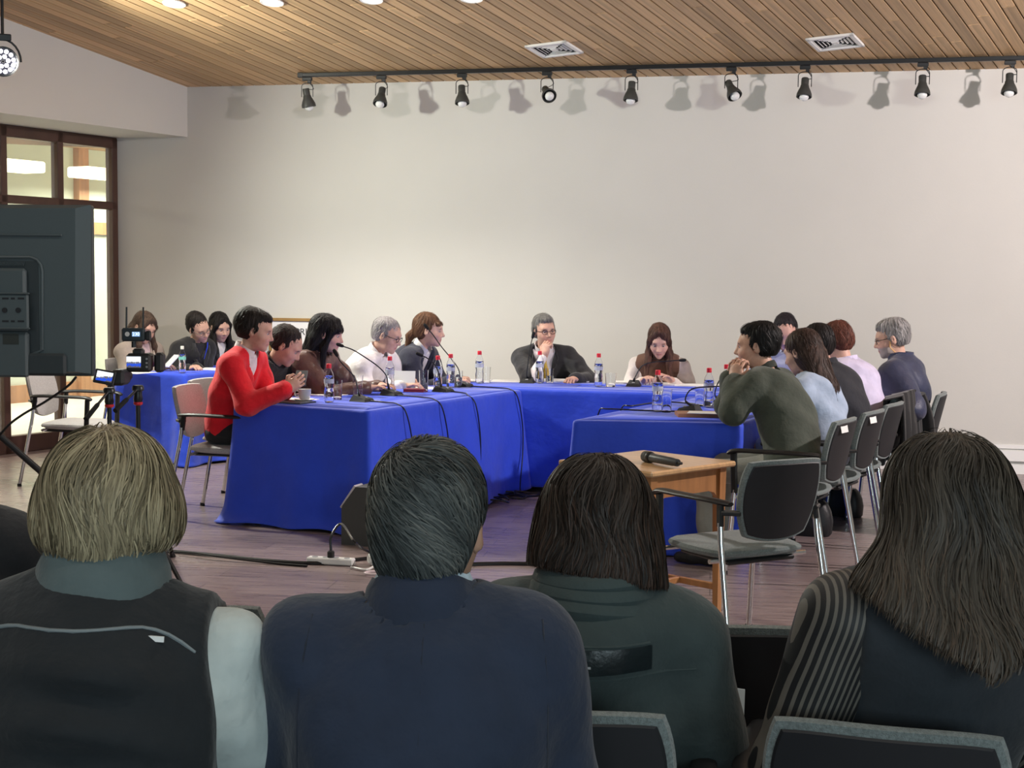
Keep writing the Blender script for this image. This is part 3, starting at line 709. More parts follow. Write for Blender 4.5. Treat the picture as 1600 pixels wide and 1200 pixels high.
mic(990, 603, [(992, 590), (1003, 572), (1020, 566), (1045, 564), (1062, 563)], 'gooseneck microphone bent sideways before the woman in brown waistcoat', 10)
mic(1077, 642, [(1071, 626), (1076, 612), (1088, 606), (1115, 604), (1138, 603)], 'gooseneck microphone lying over towards the elbow of the olive sweater', 120)
mic(1118, 632, [(1117, 616), (1121, 600), (1128, 590), (1138, 582)], 'gooseneck microphone before the hands of the man in olive', 120)
# papers, tablet, notebook, phones
paper(505, 616, .34, .24, 20, 'white papers spread before the brown satin jacket', n=3)
paper(455, 624, .30, .21, 30, 'white paper under the forearms of the man in red')
paper(455, 629, .26, .17, 28, 'dark grey tablet lying at the edge beside the saucer', mat=M('tablet', (.05, .055, .06), .3), name='tablet_computer', cat='tablet', th=.009, grp='devices on the tables')
paper(590, 604, .24, .30, 25, 'white papers between the brown jacket and the white shirt', n=3)
paper(655, 606, .30, .22, 20, 'white papers before the man in white shirt', n=2)
paper(648, 612, .14, .09, 10, 'dark red pocket diary on the papers before white shirt', mat=M('diary', (.25, .02, .04), .5), name='pocket_diary', cat='book', th=.02, grp='books on the tables')
paper(735, 595, .30, .22, 10, 'white papers before the woman in navy blazer', n=4)
paper(800, 596, .32, .23, 6, 'white papers left of the thin upright microphone', n=3)
paper(885, 595, .36, .26, 5, 'white papers under the hand of the man with yellow tie', n=6)
paper(978, 597, .28, .22, 5, 'white papers left of the woman in brown waistcoat', n=4)
paper(1035, 600, .32, .24, 8, 'white papers under the hands of the woman in brown waistcoat', n=6)
paper(1090, 602, .34, .26, 8, 'white papers at the right end of the far table', n=4)
paper(1093, 650, .27, .19, 0, 'brown leather notebook at the corner of the right table', mat=M('leather', (.34, .15, .07), .5, bump=.2, bs=60), name='notebook', cat='notebook', th=.022, grp='books on the tables')
paper(1105, 645, .22, .15, 12, 'white sheet lying behind the brown notebook', z=ZT + .023, n=2)
paper(205, 582, .36, .24, 30, 'white papers under the hands of the woman in beige', n=3)
paper(330, 577, .30, .22, 30, 'white writing pad under the hand of the woman in black', n=4)
tag(MB().tube([(0, 0, 0), (.03, -.01, .10), (.033, -.011, .14)], [.002, .0045, .0045], 8).build('ballpoint_pen', M('blue_pen', (.02, .05, .55), .35), loc=at(319, 561, 12.05)), 'blue ballpoint pen held by the writing woman in black', 'pen')
tag(MB().box((0, 0, 0), (.074, .150, .009), RX(R(35)), .002).build('mobile_phone', M('phone_glass', (.10, .11, .13), .15), smooth=False, loc=at(470, 591, 8.95)), 'mobile phone held up in the hands of the man in red', 'phone')
tag(MB().box((0, 0, 0), (.074, .150, .009), RZ(R(-40)) @ RX(R(40)), .002).build('mobile_phone', M('phone_white', (.7, .7, .74), .2), smooth=False, loc=at(268, 564, 11.9)), 'white mobile phone held by the woman in beige', 'phone')
tag(MB().box((0, 0, .0), (.15, .21, .006), RX(R(58)), .001).build('document', M('doc_grey', (.55, .56, .58), .5), smooth=False, loc=at(632, 600, 10.25)), 'tilted document in the hands of the man in white shirt', 'document')
# microphone cables over the tables
def cable(name, pts, r, label, cat='cable', group='black cables', n=7, mat=None):
    return tag(MB().tube(smoothpath(pts, n), r, 7).build(name, mat or m_blk), label, cat, group)
def over(x0, y0, x1, y1, zs, label, sway):
    a = atz(x0, y0, ZT + .004); b = atz(x1, y1, ZT + .006); s = ((b - Lnr) @ TU); e = Lnr + TU * s; pts = [a, (a * .5 + b * .5) + np.array([.02, .03, .0]), e - TV_ * .03 + np.array([0, 0, ZT + .006])]
    for k, z in enumerate(zs): pts.append(e + TV_ * (.028 + .055 * (1 - z / .75)) + TU * (sway * math.sin(k * 1.3)) + np.array([0, 0, z]))
    cable('microphone_cable', pts, .0045, label)
over(572, 626, 622, 632, (.70, .5, .3, .1, .012), 'black microphone cable hanging over the blue cloth, nearest the front corner', .05)
over(618, 617, 690, 625, (.70, .5, .3, .1, .012), 'black microphone cable hanging over the blue cloth, second from the corner', .05)
over(700, 611, 742, 618, (.70, .5, .3, .1, .012), 'black microphone cable hanging over the blue cloth, third from the corner', .04)
over(730, 603, 808, 609, (.70, .5, .3, .1, .012), 'black microphone cable hanging over the blue cloth at its far end', .05)
c0 = atz(1066, 643, ZT + .004); c1 = atz(1000, 641, ZT + .004); c2 = atz(950, 639, ZT + .005)
cable('microphone_cable', [c0, c1, c2, c2 + np.array([-.05, .05, -.02]), c2 + np.array([-.07, .06, -.2]), c2 + np.array([-.07, .08, -.74])], .0045, 'black microphone cable crossing the right table to its left edge')
c0 = atz(1108, 633, ZT + .004); c1 = atz(1040, 628, ZT + .004); c2 = atz(990, 634, ZT + .005)
cable('microphone_cable', [c0, c1, c2, c2 + np.array([-.07, .05, -.02]), c2 + np.array([-.09, .06, -.2]), c2 + np.array([-.09, .08, -.74])], .0045, 'black microphone cable looping behind the nearest bottle')
# handheld microphone on the wooden table
P = atz(1028, 717, .74); d = unit(atz(1064, 722, .74) - atz(993, 708, .74)); t = empty('handheld_microphone', P * np.array([1, 1, 0]) + np.array([0, 0, .740]), math.atan2(d[1], d[0]) + math.pi, 'black wireless handheld microphone lying on the small wooden table', 'microphone')
Q = np.column_stack([(0, 1., 0), (0, 0, 1.), (1., 0, 0)])
MB().lathe([(.0, -.155), (.015, -.155), (.017, -.15), (.017, -.12), (.0185, -.115), (.0195, .0), (.021, .05), (.0, .05)], 20, rot=Q).build('handle', M('mic_body', (.045, .05, .055), .4), t)
MB().lathe([(.0, .05), (.024, .05), (.027, .06), (.027, .066), (.0245, .070), (.0, .070)], 20, rot=Q).build('collar', m_blk, t)
MB().lathe([(.0, .070), (.0245, .070), (.0265, .085), (.024, .104), (.014, .118), (.0, .121)], 20, rot=Q).build('grille', M('mic_grille', (.05, .05, .05), .5, metal=.7, bump=.8, bs=500), t)
MB().box((-.165, 0, .0), (.03, .02, .012), None, .004).build('antenna_cap', m_blkp, t, False)
# ------------------------------------------------------------------ framed sign at the wall
def text_mesh(txt, size, name, mat, parent, Mx):
    cu = bpy.data.curves.new(name, 'FONT'); cu.body = txt; cu.size = size; cu.extrude = .0006; cu.align_x = 'CENTER'; cu.align_y = 'CENTER'
    o = bpy.data.objects.new(name, cu); COL.objects.link(o); dg = bpy.context.evaluated_depsgraph_get(); me = bpy.data.meshes.new_from_object(o.evaluated_get(dg)); COL.objects.unlink(o); bpy.data.objects.remove(o)
    o = bpy.data.objects.new(name, me); COL.objects.link(o); me.materials.clear(); me.materials.append(mat); o.parent = parent; o.matrix_local = Matrix(Mx.tolist()); return o
a = atwall(428, 499, .03); b = atwall(492, 503, .03); wd = np.linalg.norm((b - a)[:2]) + .06; top = a[2]; bot = top - .30
c = (a + b) / 2; t = empty('framed_sign', (c[0], c[1], bot), -WALL_A, 'wood-framed white sign on the back wall beside the woman in brown satin', 'sign')
m_oak = M('frame_oak', (.32, .19, .06), .5, var=.15, vs=8)
MB().box((0, .0, .15), (wd, .012, .30), None, 0).build('sheet', m_paper, t, False)
for s in (-1, 1):
    MB().box((s * wd / 2, -.006, .15), (.028, .026, .328), None, .003).build('frame_side', m_oak, t, False)
    MB().box((0, -.006, .15 + s * .15), (wd, .026, .028), None, .003).build('frame_rail', m_oak, t, False)
Mx = np.eye(4); Mx[:3, :3] = RX(R(90)); Mx[:3, 3] = (.09, -.008, .19); text_mesh('PRIL', .085, 'lettering', M('ink', (.05, .05, .06), .7), t, Mx)
# ------------------------------------------------------------------ television on its stand
m_tv = M('tv_back', (.075, .098, .106), .45, bump=.08, bs=400); m_tv2 = M('tv_back_dark', (.030, .040, .045), .5)
YT = 6.8; S_ = YT / FPX
tv = empty('television', (-2.72, YT, 0), 0, 'large dark television seen from behind at the left edge', 'television')
def tl(x, y, dy=0.): q = at(x, y, YT); return np.array([q[0] + 2.72, dy, q[2]])
def tvbox(name, x0, y0, x1, y1, d0, d1, mat, bev=.004, par=tv):
    a = tl(x0, y0); b = tl(x1, y1); c = (a + b) / 2; c[1] = (d0 + d1) / 2
    return MB().box(c, (abs(b[0] - a[0]), abs(d1 - d0), abs(b[2] - a[2])), None, bev).build(name, mat, par, False)
x0 = -335
tvbox('bezel', x0, 316, 146, 588, .0, .045, m_tv2, .006)
tvbox('screen', x0 + 6, 322, 141, 582, .046, .048, M('tv_screen', (.01, .01, .012), .1), 0)
G = np.array([[tl(x, y, d) for x, y, d in ((x0 + 4, 320, 0), (142, 320, 0), (142, 584, 0), (x0 + 4, 584, 0))], [tl(x, y, d) for x, y, d in ((x0 + 30, 326, -.035), (121, 326, -.035), (121, 580, -.035), (x0 + 30, 580, -.035))]])
MB().grid(G, True).add(G[1], [(3, 2, 1, 0)]).build('rear_shell', m_tv, tv, False)
tvbox('ridge', x0 + 120, 363, 101, 370, -.047, -.034, m_tv, .004)
mm = MB()
for rr, dd in ((0, .004),):
    arc = [(-262, 402), (52, 402), (62, 406), (68, 414), (70, 424), (70, 546), (58, 552), (50, 556), (-262, 556)]
    mm.tube([tl(x, y, -.038) for x, y in arc], .008, 8)
mm.build('recess_rim', m_tv, tv)
tvbox('recess', -260, 405, 66, 554, -.0375, -.034, m_tv2, .001)
tvbox('connector_box', -230, 417, 48, 470, -.075, -.036, m_tv, .012)
for k in range(22):
    a = tl(-6 + k * 2.3, 412, -.042); MB().box(a, (.0035, .006, .018), RY(R(18))).build('vent_slat', m_tv, tv, False)
tvbox('mount_plate', -230, 456, 55, 516, -.095, -.075, m_tv, .008)
tvbox('mount_lip', -230, 508, 58, 514, -.105, -.09, m_tv, .006)
tvbox('mount_lip', -230, 454, 57, 460, -.102, -.09, m_tv, .006)
for xx in (-2, 18.5, 39.5):
    MB().lathe([(.0, 0), (.0125, 0), (.0125, .003), (.0, .003)], 16, tl(xx, 484, -.0965), RX(R(90))).build('mount_hole', m_shell, tv)
for yy in (466, 501):
    for xx, w in ((-1, 2), (8, 3), (19.5, 10), (31, 6), (43.5, 10)): tvbox('mount_slot', xx - w / 2, yy - 1.5, xx + w / 2, yy + 1.5, -.0965, -.094, m_shell, 0)
tvbox('lower_housing', -230, 516, 52, 588, -.080, -.036, m_tv, .01)
tvbox('foot_housing', -250, 548, 109, 586, -.062, -.036, m_tv2, .012)
tvbox('rating_label', 13.5, 520, 38.5, 537, -.082, -.080, M('tv_label', (.03, .035, .03), .4), 0)
st = empty('television_stand', (-2.72, YT + .0, 0), 0, 'black tripod stand carrying the television', 'stand')
MB().tube([(0, .0, .45), (0, -.06, 1.5)], .028, 12).build('pole', m_blk, st)
MB().tube([(0, 0, .80), (0, 0, .90)], .045, 12).build('hub', m_blk, st)
f = np.array([-2.72, YT, 0]); e1 = at(0, 681, 6.9) - f; e2 = at(66, 739, 6.98) - f; dl = unit(e2 - e1)
foot = e1 + dl * ((e1[2] - .02) / -dl[2]); start = e1 - dl * ((1.02 - e1[2]) / -dl[2] if dl[2] < 0 else .3)
for lg in (foot, np.array([-.75, .35, .02]), np.array([.1, -.85, .02])):
    MB().tube([(0, 0, .88) if lg is not foot else start * .15 + e1 * .85 * 1.0 + (start - e1) * .3, lg], .016, 10).tube([lg + np.array([0, 0, -.012]), lg + np.array([0, 0, .02])], .024, 10).build('leg', m_blk, st)
MB().tube([(0, 0, .86), start * .15 + e1 * .85 + (start - e1) * .3], .016, 10).build('leg_joint', m_blk, st)
q = [at(119, 589, 6.72), at(105, 604, 6.74), at(70, 628, 6.78), at(35, 648, 6.82), at(10, 668, 6.86), at(-12, 700, 6.88), at(-30, 760, 6.9)]
cable('television_cable', q, .006, 'black cable drooping from the television to its stand')
# ------------------------------------------------------------------ cameras on tripods
m_camera = M('camera_body', (.018, .019, .021), .5, bump=.2, bs=300)
def scr(name, w, h, Mx_c, rot, parent, kind):
    m = bpy.data.materials.get('camera_screen_' + kind)
    if m is None:
        m = bpy.data.materials.new('camera_screen_' + kind); m.use_nodes = True; N = m.node_tree.nodes; L = m.node_tree.links; b = N['Principled BSDF']
        tc = N.new('ShaderNodeTexCoord'); sp = N.new('ShaderNodeSeparateXYZ'); L.new(tc.outputs['Generated'], sp.inputs[0])
        nz = N.new('ShaderNodeTexNoise'); nz.inputs['Scale'].default_value = 9; L.new(tc.outputs['Generated'], nz.inputs['Vector'])
        ad = N.new('ShaderNodeMath'); ad.operation = 'MULTIPLY_ADD'; L.new(nz.outputs['Fac'], ad.inputs[0]); ad.inputs[1].default_value = .5; L.new(sp.outputs['Z'], ad.inputs[2])
        cr = N.new('ShaderNodeValToRGB'); cr.color_ramp.interpolation = 'CONSTANT'; e = cr.color_ramp.elements
        e[0].position = 0; e[0].color = (.10, .09, .09, 1); e[1].position = .38; e[1].color = (.02, .08, .65, 1); x = e.new(.62); x.color = (.12, .12, .16, 1); x = e.new(.74); x.color = (.85, .9, .95, 1)
        L.new(ad.outputs[0], cr.inputs[0]); L.new(cr.outputs[0], b.inputs['Base Color']); L.new(cr.outputs[0], b.inputs['Emission Color']); b.inputs['Emission Strength'].default_value = .9; b.inputs['Roughness'].default_value = .3
    return MB().box(Mx_c, (w, .003, h), rot).build(name, m, parent, False)
def tripod(px, Y, ztop, label, feet, handle):
    P = at(px, 650, Y); t = empty('camera_tripod', (P[0], P[1], 0), 0, label, 'tripod', 'camera tripods at the left')
    MB().tube([(0, 0, .62), (0, 0, ztop - .09)], .012, 10).build('centre_column', m_blk, t)
    MB().lathe([(.0, ztop - .085), (.020, ztop - .085), (.024, ztop - .07), (.021, ztop - .05), (.021, ztop - .03), (.030, ztop - .025), (.030, ztop - .01), (.024, ztop), (.0, ztop)], 16).build('head', m_blk, t)
    MB().lathe([(.0, ztop - .102), (.016, ztop - .102), (.023, ztop - .096), (.023, ztop - .085), (.0, ztop - .085)], 16).build('lock_ring', M('red_ring', (.55, .02, .03), .35), t)
    h = np.array(handle); a = np.array([0, -.02, ztop - .02])
    MB().tube([a, a + (h - a) * .45], .007, 8).build('pan_bar', m_blk, t); MB().tube([a + (h - a) * .45, a + (h - a) * .5, h], [.009, .012, .013], 10).build('pan_grip', m_foam, t)
    MB().lathe([(.0, .58), (.03, .58), (.04, .60), (.04, .68), (.02, .70), (.0, .70)], 12).build('spider', m_blk, t)
    for (x, y) in feet:
        MB().tube([(x * .08, y * .08, .64), (x * .5, y * .5, .34), (x * .98, y * .98, .03)], [.016, .013, .011], 10).tube([(x * .96, y * .96, .035), (x, y, .0)], [.012, .018], 10).build('leg', m_blk, t)
    return P
zA = CAMH - (596 - 425) / FPX * 7.3
ft = atz(264, 889, .005)
PA = at(216, 650, 7.3)
tripod(216, 7.3, zA, 'black tripod with red ring under the camera with antennas', [(ft[0] - PA[0], ft[1] - PA[1]), (-.42, -.25), (.05, .5)], at(180, 642, 7.1) - PA * np.array([1, 1, 0]))
ca = empty('video_camera', (PA[0], PA[1], zA), 0, 'black camera with lit rear screen on the right-hand tripod', 'camera', 'cameras on tripods')
def cp(x, y, dy=0.): q = at(x, y, 7.3); return np.array([q[0] - PA[0], dy, q[2] - zA])
cb = cp(216, 567); MB().box((cb[0], .03, cb[2]), (.125, .065, .095), None, .012).box((cb[0] - .005, .03, cb[2] + .055), (.055, .05, .035), None, .01).build('body', m_camera, ca, False)
MB().box((cb[0] + .095, .06, cb[2] + .0), (.045, .07, .10), None, .012).build('battery_grip', m_camera, ca, False)
MB().lathe([(.0, 0), (.036, 0), (.038, .10), (.042, .16), (.036, .16), (.0, .12)], 18, (cb[0] + .0, .06, cb[2]), RX(R(-90))).build('lens', m_blk, ca)
scr('screen', .072, .056, (cb[0] - .022, -.005, cb[2] + .004), RX(0), ca, 'a')
for dz in (.02, 0, -.02): MB().lathe([(.0, 0), (.006, 0), (.005, .003), (.0, .003)], 10, (cb[0] + .043, -.002, cb[2] + dz), RX(R(90))).build('button', m_grey, ca)
tr = cp(208, 523); tx = empty('video_transmitter', (PA[0] + tr[0], PA[1] + .01, zA + tr[2] - .035), 0, 'small black box with two antennas and display on top of the camera', 'transmitter')
MB().box((0, .0, .035), (.118, .03, .068), None, .008).build('body', M('transmitter_body', (.03, .045, .055), .5), tx, False)
MB().tube([(0, 0, .0), (0, 0, -.03)], .012, 8).build('shoe_mount', m_blk, tx)
for x in (-.040, .045): MB().tube([(x, .012, .06), (x, .012, .075), (x + .002, .012, .175)], [.006, .005, .0045], 8).build('antenna', m_blk, tx)
MB().box((.075, .0, .03), (.028, .026, .05), None, .006).build('battery', m_camera, tx, False)
MB().box((.016, -.0165, .038), (.040, .002, .024), None, 0).build('display', M('display_blue', (.18, .32, .55), .3, emit=.9), tx, False)
Mx = np.eye(4); Mx[:3, :3] = RX(R(90)); Mx[:3, 3] = (.016, -.018, .038); text_mesh('230', .024, 'digits', M('digits', (.85, .93, 1), .5, emit=1.2), tx, Mx)
MB().lathe([(.0, 0), (.012, 0), (.012, .002), (.0, .002)], 18, (-.028, -.0155, .038), RX(R(90))).build('badge', m_white, tx)
zB = CAMH - (600 - 425) / FPX * 7.25; PB = at(171, 650, 7.25)
tripod(171, 7.25, zB, 'black tripod with red ring under the small tilted monitor', [(.42, -.25), (-.42, -.25), (0, .5)], at(134, 655, 7.05) - PB * np.array([1, 1, 0]))
cm = empty('camcorder', (PB[0], PB[1], zB), 0, 'small camcorder with tilted lit screen on the left-hand tripod', 'camera', 'cameras on tripods')
MB().box((.045, .05, .05), (.07, .14, .08), None, .015).tube([(.045, .12, .05), (.045, .17, .05)], .03, 14).build('body', m_camera, cm, False)
Qs = RY(R(10)) @ RX(R(-15))
MB().box((-.012, -.035, .055), (.105, .012, .072), Qs, .004).build('flip_screen', m_camera, cm, False)
scr('screen', .080, .048, np.array([-.012, -.035, .055]) + Qs @ np.array([0, -.0075, .002]), Qs, cm, 'a')
# ------------------------------------------------------------------ floor things
P = atz(517, 882, 0); t = empty('power_strip', P, R(-12), 'white power strip on the floor before the near left table', 'power strip')
MB().box((0, 0, .02), (.26, .055, .036), None, .006).build('body', m_white, t, False)
for k in range(4):
    MB().lathe([(.0, 0), (.016, 0), (.016, .002), (.0, .002)], 14, (-.09 + k * .06, 0, .0375)).build('socket', m_grey, t)
MB().box((-.0, .0, .055), (.035, .03, .04), None, .006).build('plug', m_blkp, t, False)
up = P + np.array([0, 0, .07])
cable('power_cable', [up, up + np.array([.0, .02, .08]), up + np.array([.05, .06, .14]), atz(555, 848, .16), atz(575, 862, .04), atz(600, 872, .012)], .007, 'black power cable arching up from the power strip')
cable('floor_cable', [atz(225, 858, .008), atz(262, 861, .008), atz(340, 868, .008), atz(430, 877, .008), atz(505, 880, .008), atz(560, 874, .008), atz(640, 866, .008), atz(700, 875, .008)], .011, 'long black cable across the floor left of the power strip')
cable('floor_cable', [atz(225, 862, .008), atz(300, 864, .022), atz(345, 870, .02), atz(430, 880, .008), atz(480, 884, .008)], .007, 'thinner black cable lying along the long floor cable')
cable('floor_cable', [atz(690, 884, .008), atz(760, 881, .008), atz(830, 881, .008), atz(900, 884, .008), atz(980, 888, .008)], .012, 'black cable across the floor between the blue tables')
cable('white_cable', [atz(548, 886, .008), atz(572, 890, .01), atz(588, 884, .012), atz(600, 890, .01), atz(630, 888, .008)], .006, 'white cable curled beside the power strip', group='white cables', mat=m_white)
coil = [atz(594, 897, .008) + np.array([.08 * math.cos(a), .05 * math.sin(a), .004 * a / 6]) for a in np.linspace(0, 14, 50)]
cable('white_cable', coil, .005, 'coil of pale cable on the floor behind the navy suit', group='white cables', mat=M('pale_cable', (.62, .50, .52), .5), n=2)
tag(MB().box((0, 0, .035), (.06, .10, .07), RZ(R(20)), .02).build('cable_adapter', m_white, loc=atz(584, 884, 0)), 'white plug adapter among the floor cables', 'adapter')
for k, (x, y) in enumerate(((772, 786), (800, 779), (826, 777))):
    b0 = atz(x, y, .01); cable('floor_cable', [b0 + np.array([.1 * math.cos(a * 1.7 + k), .09 * math.sin(a + k), .012 + .012 * (math.sin(3 * a) + 1)]) for a in np.linspace(0, 6, 16)], .006, 'tangle of black cable under the far end of the left cloth, %s one' % ('left', 'middle', 'right')[k], n=3)
# floor monitor speaker beside the near left table
P = atz(590, 846, 0); t = empty('floor_speaker', P, R(-20), 'dark loudspeaker with pale edge standing at the corner of the left table', 'loudspeaker')
poly = [(-.15, 0), (.15, 0), (.17, .12), (.10, .34), (-.06, .34), (-.15, .22)]
V = [(x, y, z) for y in (-.17, .17) for x, z in poly]; n = 6
MB().add(V, [tuple(range(n)), tuple(range(n, 2 * n))[::-1]] + [(i, n + i, n + (i + 1) % n, (i + 1) % n) for i in range(n)]).build('cabinet', M('speaker_cabinet', (.06, .06, .058), .6), t, False)
MB().bar((-.155, -.12, .215), (-.065, -.12, .345), .10, .012).bar((-.155, .12, .215), (-.065, .12, .345), .10, .012).build('edge_guard', M('speaker_edge', (.5, .47, .5), .5), t, False)
MB().lathe([(.0, .0), (.11, .0), (.11, .01), (.0, .012)], 20, (.135, 0, .23), RY(R(70))).build('grille', m_shell, t)
# black coat over a chair back
def coat():
    c = RC4 - RF * .315; t = empty('black_coat', c, face(RAZ), 'long black coat hanging over a chair back beside the navy jacket', 'coat')
    m = MB(); nx, nz = 40, 26; G = np.zeros((nz * 2, nx, 3))
    for i in range(nz * 2):
        q = i / (nz * 2 - 1)
        for j in range(nx):
            u = -1 + 2 * j / (nx - 1)
            if q < .25: f = q / .25; z = .86 - .42 * (1 - f); y = .07 + .01 * math.sin(9 * u); 
            else: f = (q - .25) / .75; z = .87 - .80 * f; y = -.03 - .06 * f - (.030 * math.sin(11 * u + 1.3 * f) + .018 * math.sin(23 * u + 2)) * (.25 + f)
            w = .235 + .02 * (f if q > .25 else 0)
            G[i, j] = (u * w, y, z - .02 * abs(u) ** 3)
    m.grid(G); o = m.build('cloth', M('black_wool', (.012, .012, .013), .9, sheen=.2), t); sm = o.modifiers.new('thickness', 'SOLIDIFY'); sm.thickness = .012
    # one sleeve hanging
    MB().tube(smoothpath([(.18, -.05, .84), (.23, -.09, .70), (.24, -.11, .5), (.22, -.13, .32)], 6), [.05] * 7 + [.055] * 6 + [.05] * 6, 12, flat=.6).build('sleeve', MATS['black_wool'], t)
coat()
# bag under the chairs
def bag(P, az, label, mat, s=1.):
    t = empty('bag', P, -R(az), label, 'bag', 'bags on the floor'); m = MB(); n = 12; G = []
    for k, (z, f) in enumerate(((0, .92), (.02, 1), (.12, 1.04), (.2, .96), (.27, .8), (.30, .62))):
        G.append([(s * f * .20 * np.sign(math.cos(a)) * abs(math.cos(a)) ** .6, s * f * .11 * np.sign(math.sin(a)) * abs(math.sin(a)) ** .6, s * z) for a in np.linspace(0, 2 * math.pi, 28, endpoint=False)])
    G = np.array(G); m.grid(G, True); m.add(G[0], [tuple(range(28))[::-1]]); m.add(G[-1], [tuple(range(28))]); m.build('body', mat, t)
    MB().tube(smoothpath([(-.08 * s, 0, .29 * s), (-.06 * s, 0, .40 * s), (.06 * s, 0, .40 * s), (.08 * s, 0, .29 * s)], 6), .008, 8).build('handle', mat, t)
m_bag = M('black_leather', (.012, .012, .014), .5, bump=.2, bs=80)
bag(atz(1262, 835, 0), 20, 'black bag on the floor under the chair with sticker', m_bag, .72)
bag(atz(1318, 806, 0), 40, 'black bag on the floor under the chairs, further back', m_bag, .62)
tag(MB().box((0, 0, 0), (.11, .012, .15), RZ(R(20)) @ RX(R(-20)) @ RY(R(12)), .001).build('paper_bundle', M('paper_blue', (.66, .74, .78), .8), smooth=False, loc=at(1121, 1132, 2.78)), 'small bundle of white papers at the hip of the fleece jacket', 'paper')
# ------------------------------------------------------------------ people: smooth implicit bodies polygonised on a grid
def cap(a, b, ra, rb=None, k=.02): return ('c', np.asarray(a, float), np.asarray(b, float), float(ra), float(ra if rb is None else rb), k)
def ell(c, r, Q=None, k=.02): return ('e', np.asarray(c, float), np.asarray(r, float), np.eye(3) if Q is None else np.asarray(Q, float), 0, k)
def sub(pr): return ('s', pr)
def cut(fn): return ('x', fn)                        # remove where fn(P) > 0 (distance-like)
def pfield(pr, X, Y, Z):
    if pr[0] == 'c':
        _, a, b, ra, rb, _ = pr; d = b - a; L2 = d @ d + 1e-12
        px, py, pz = X - a[0], Y - a[1], Z - a[2]
        t = np.clip((px * d[0] + py * d[1] + pz * d[2]) / L2, 0, 1)
        return np.sqrt((px - t * d[0]) ** 2 + (py - t * d[1]) ** 2 + (pz - t * d[2]) ** 2) - (ra + (rb - ra) * t)
    _, c, r, Q, _, _ = pr; px, py, pz = X - c[0], Y - c[1], Z - c[2]
    q = [px * Q[0, i] + py * Q[1, i] + pz * Q[2, i] for i in range(3)]
    k0 = np.sqrt(sum((q[i] / r[i]) ** 2 for i in range(3))); k1 = np.sqrt(sum((q[i] / r[i] ** 2) ** 2 for i in range(3))) + 1e-9
    return k0 * (k0 - 1) / k1
def pbox(pr, m):
    if pr[0] == 'c': r = max(pr[3], pr[4]) + m; return np.minimum(pr[1], pr[2]) - r, np.maximum(pr[1], pr[2]) + r
    ext = np.sqrt(((pr[3] * pr[2][None, :]) ** 2).sum(1)) + m; return pr[1] - ext, pr[1] + ext
def smin(a, b, k): h = np.maximum(k - np.abs(a - b), 0) / k; return np.minimum(a, b) - h * h * k * .25
def feval(prims, P):                                   # field at points (n,3)
    X, Y, Z = P[:, 0], P[:, 1], P[:, 2]; D = np.full(len(P), 1.0)
    for pr in prims:
        if pr[0] == 's': D = -smin(-D, pfield(pr[1], X, Y, Z), pr[1][5])
        elif pr[0] == 'x': D = np.maximum(D, pr[1](X, Y, Z))
        else: D = smin(D, pfield(pr, X, Y, Z), pr[5])
    return D
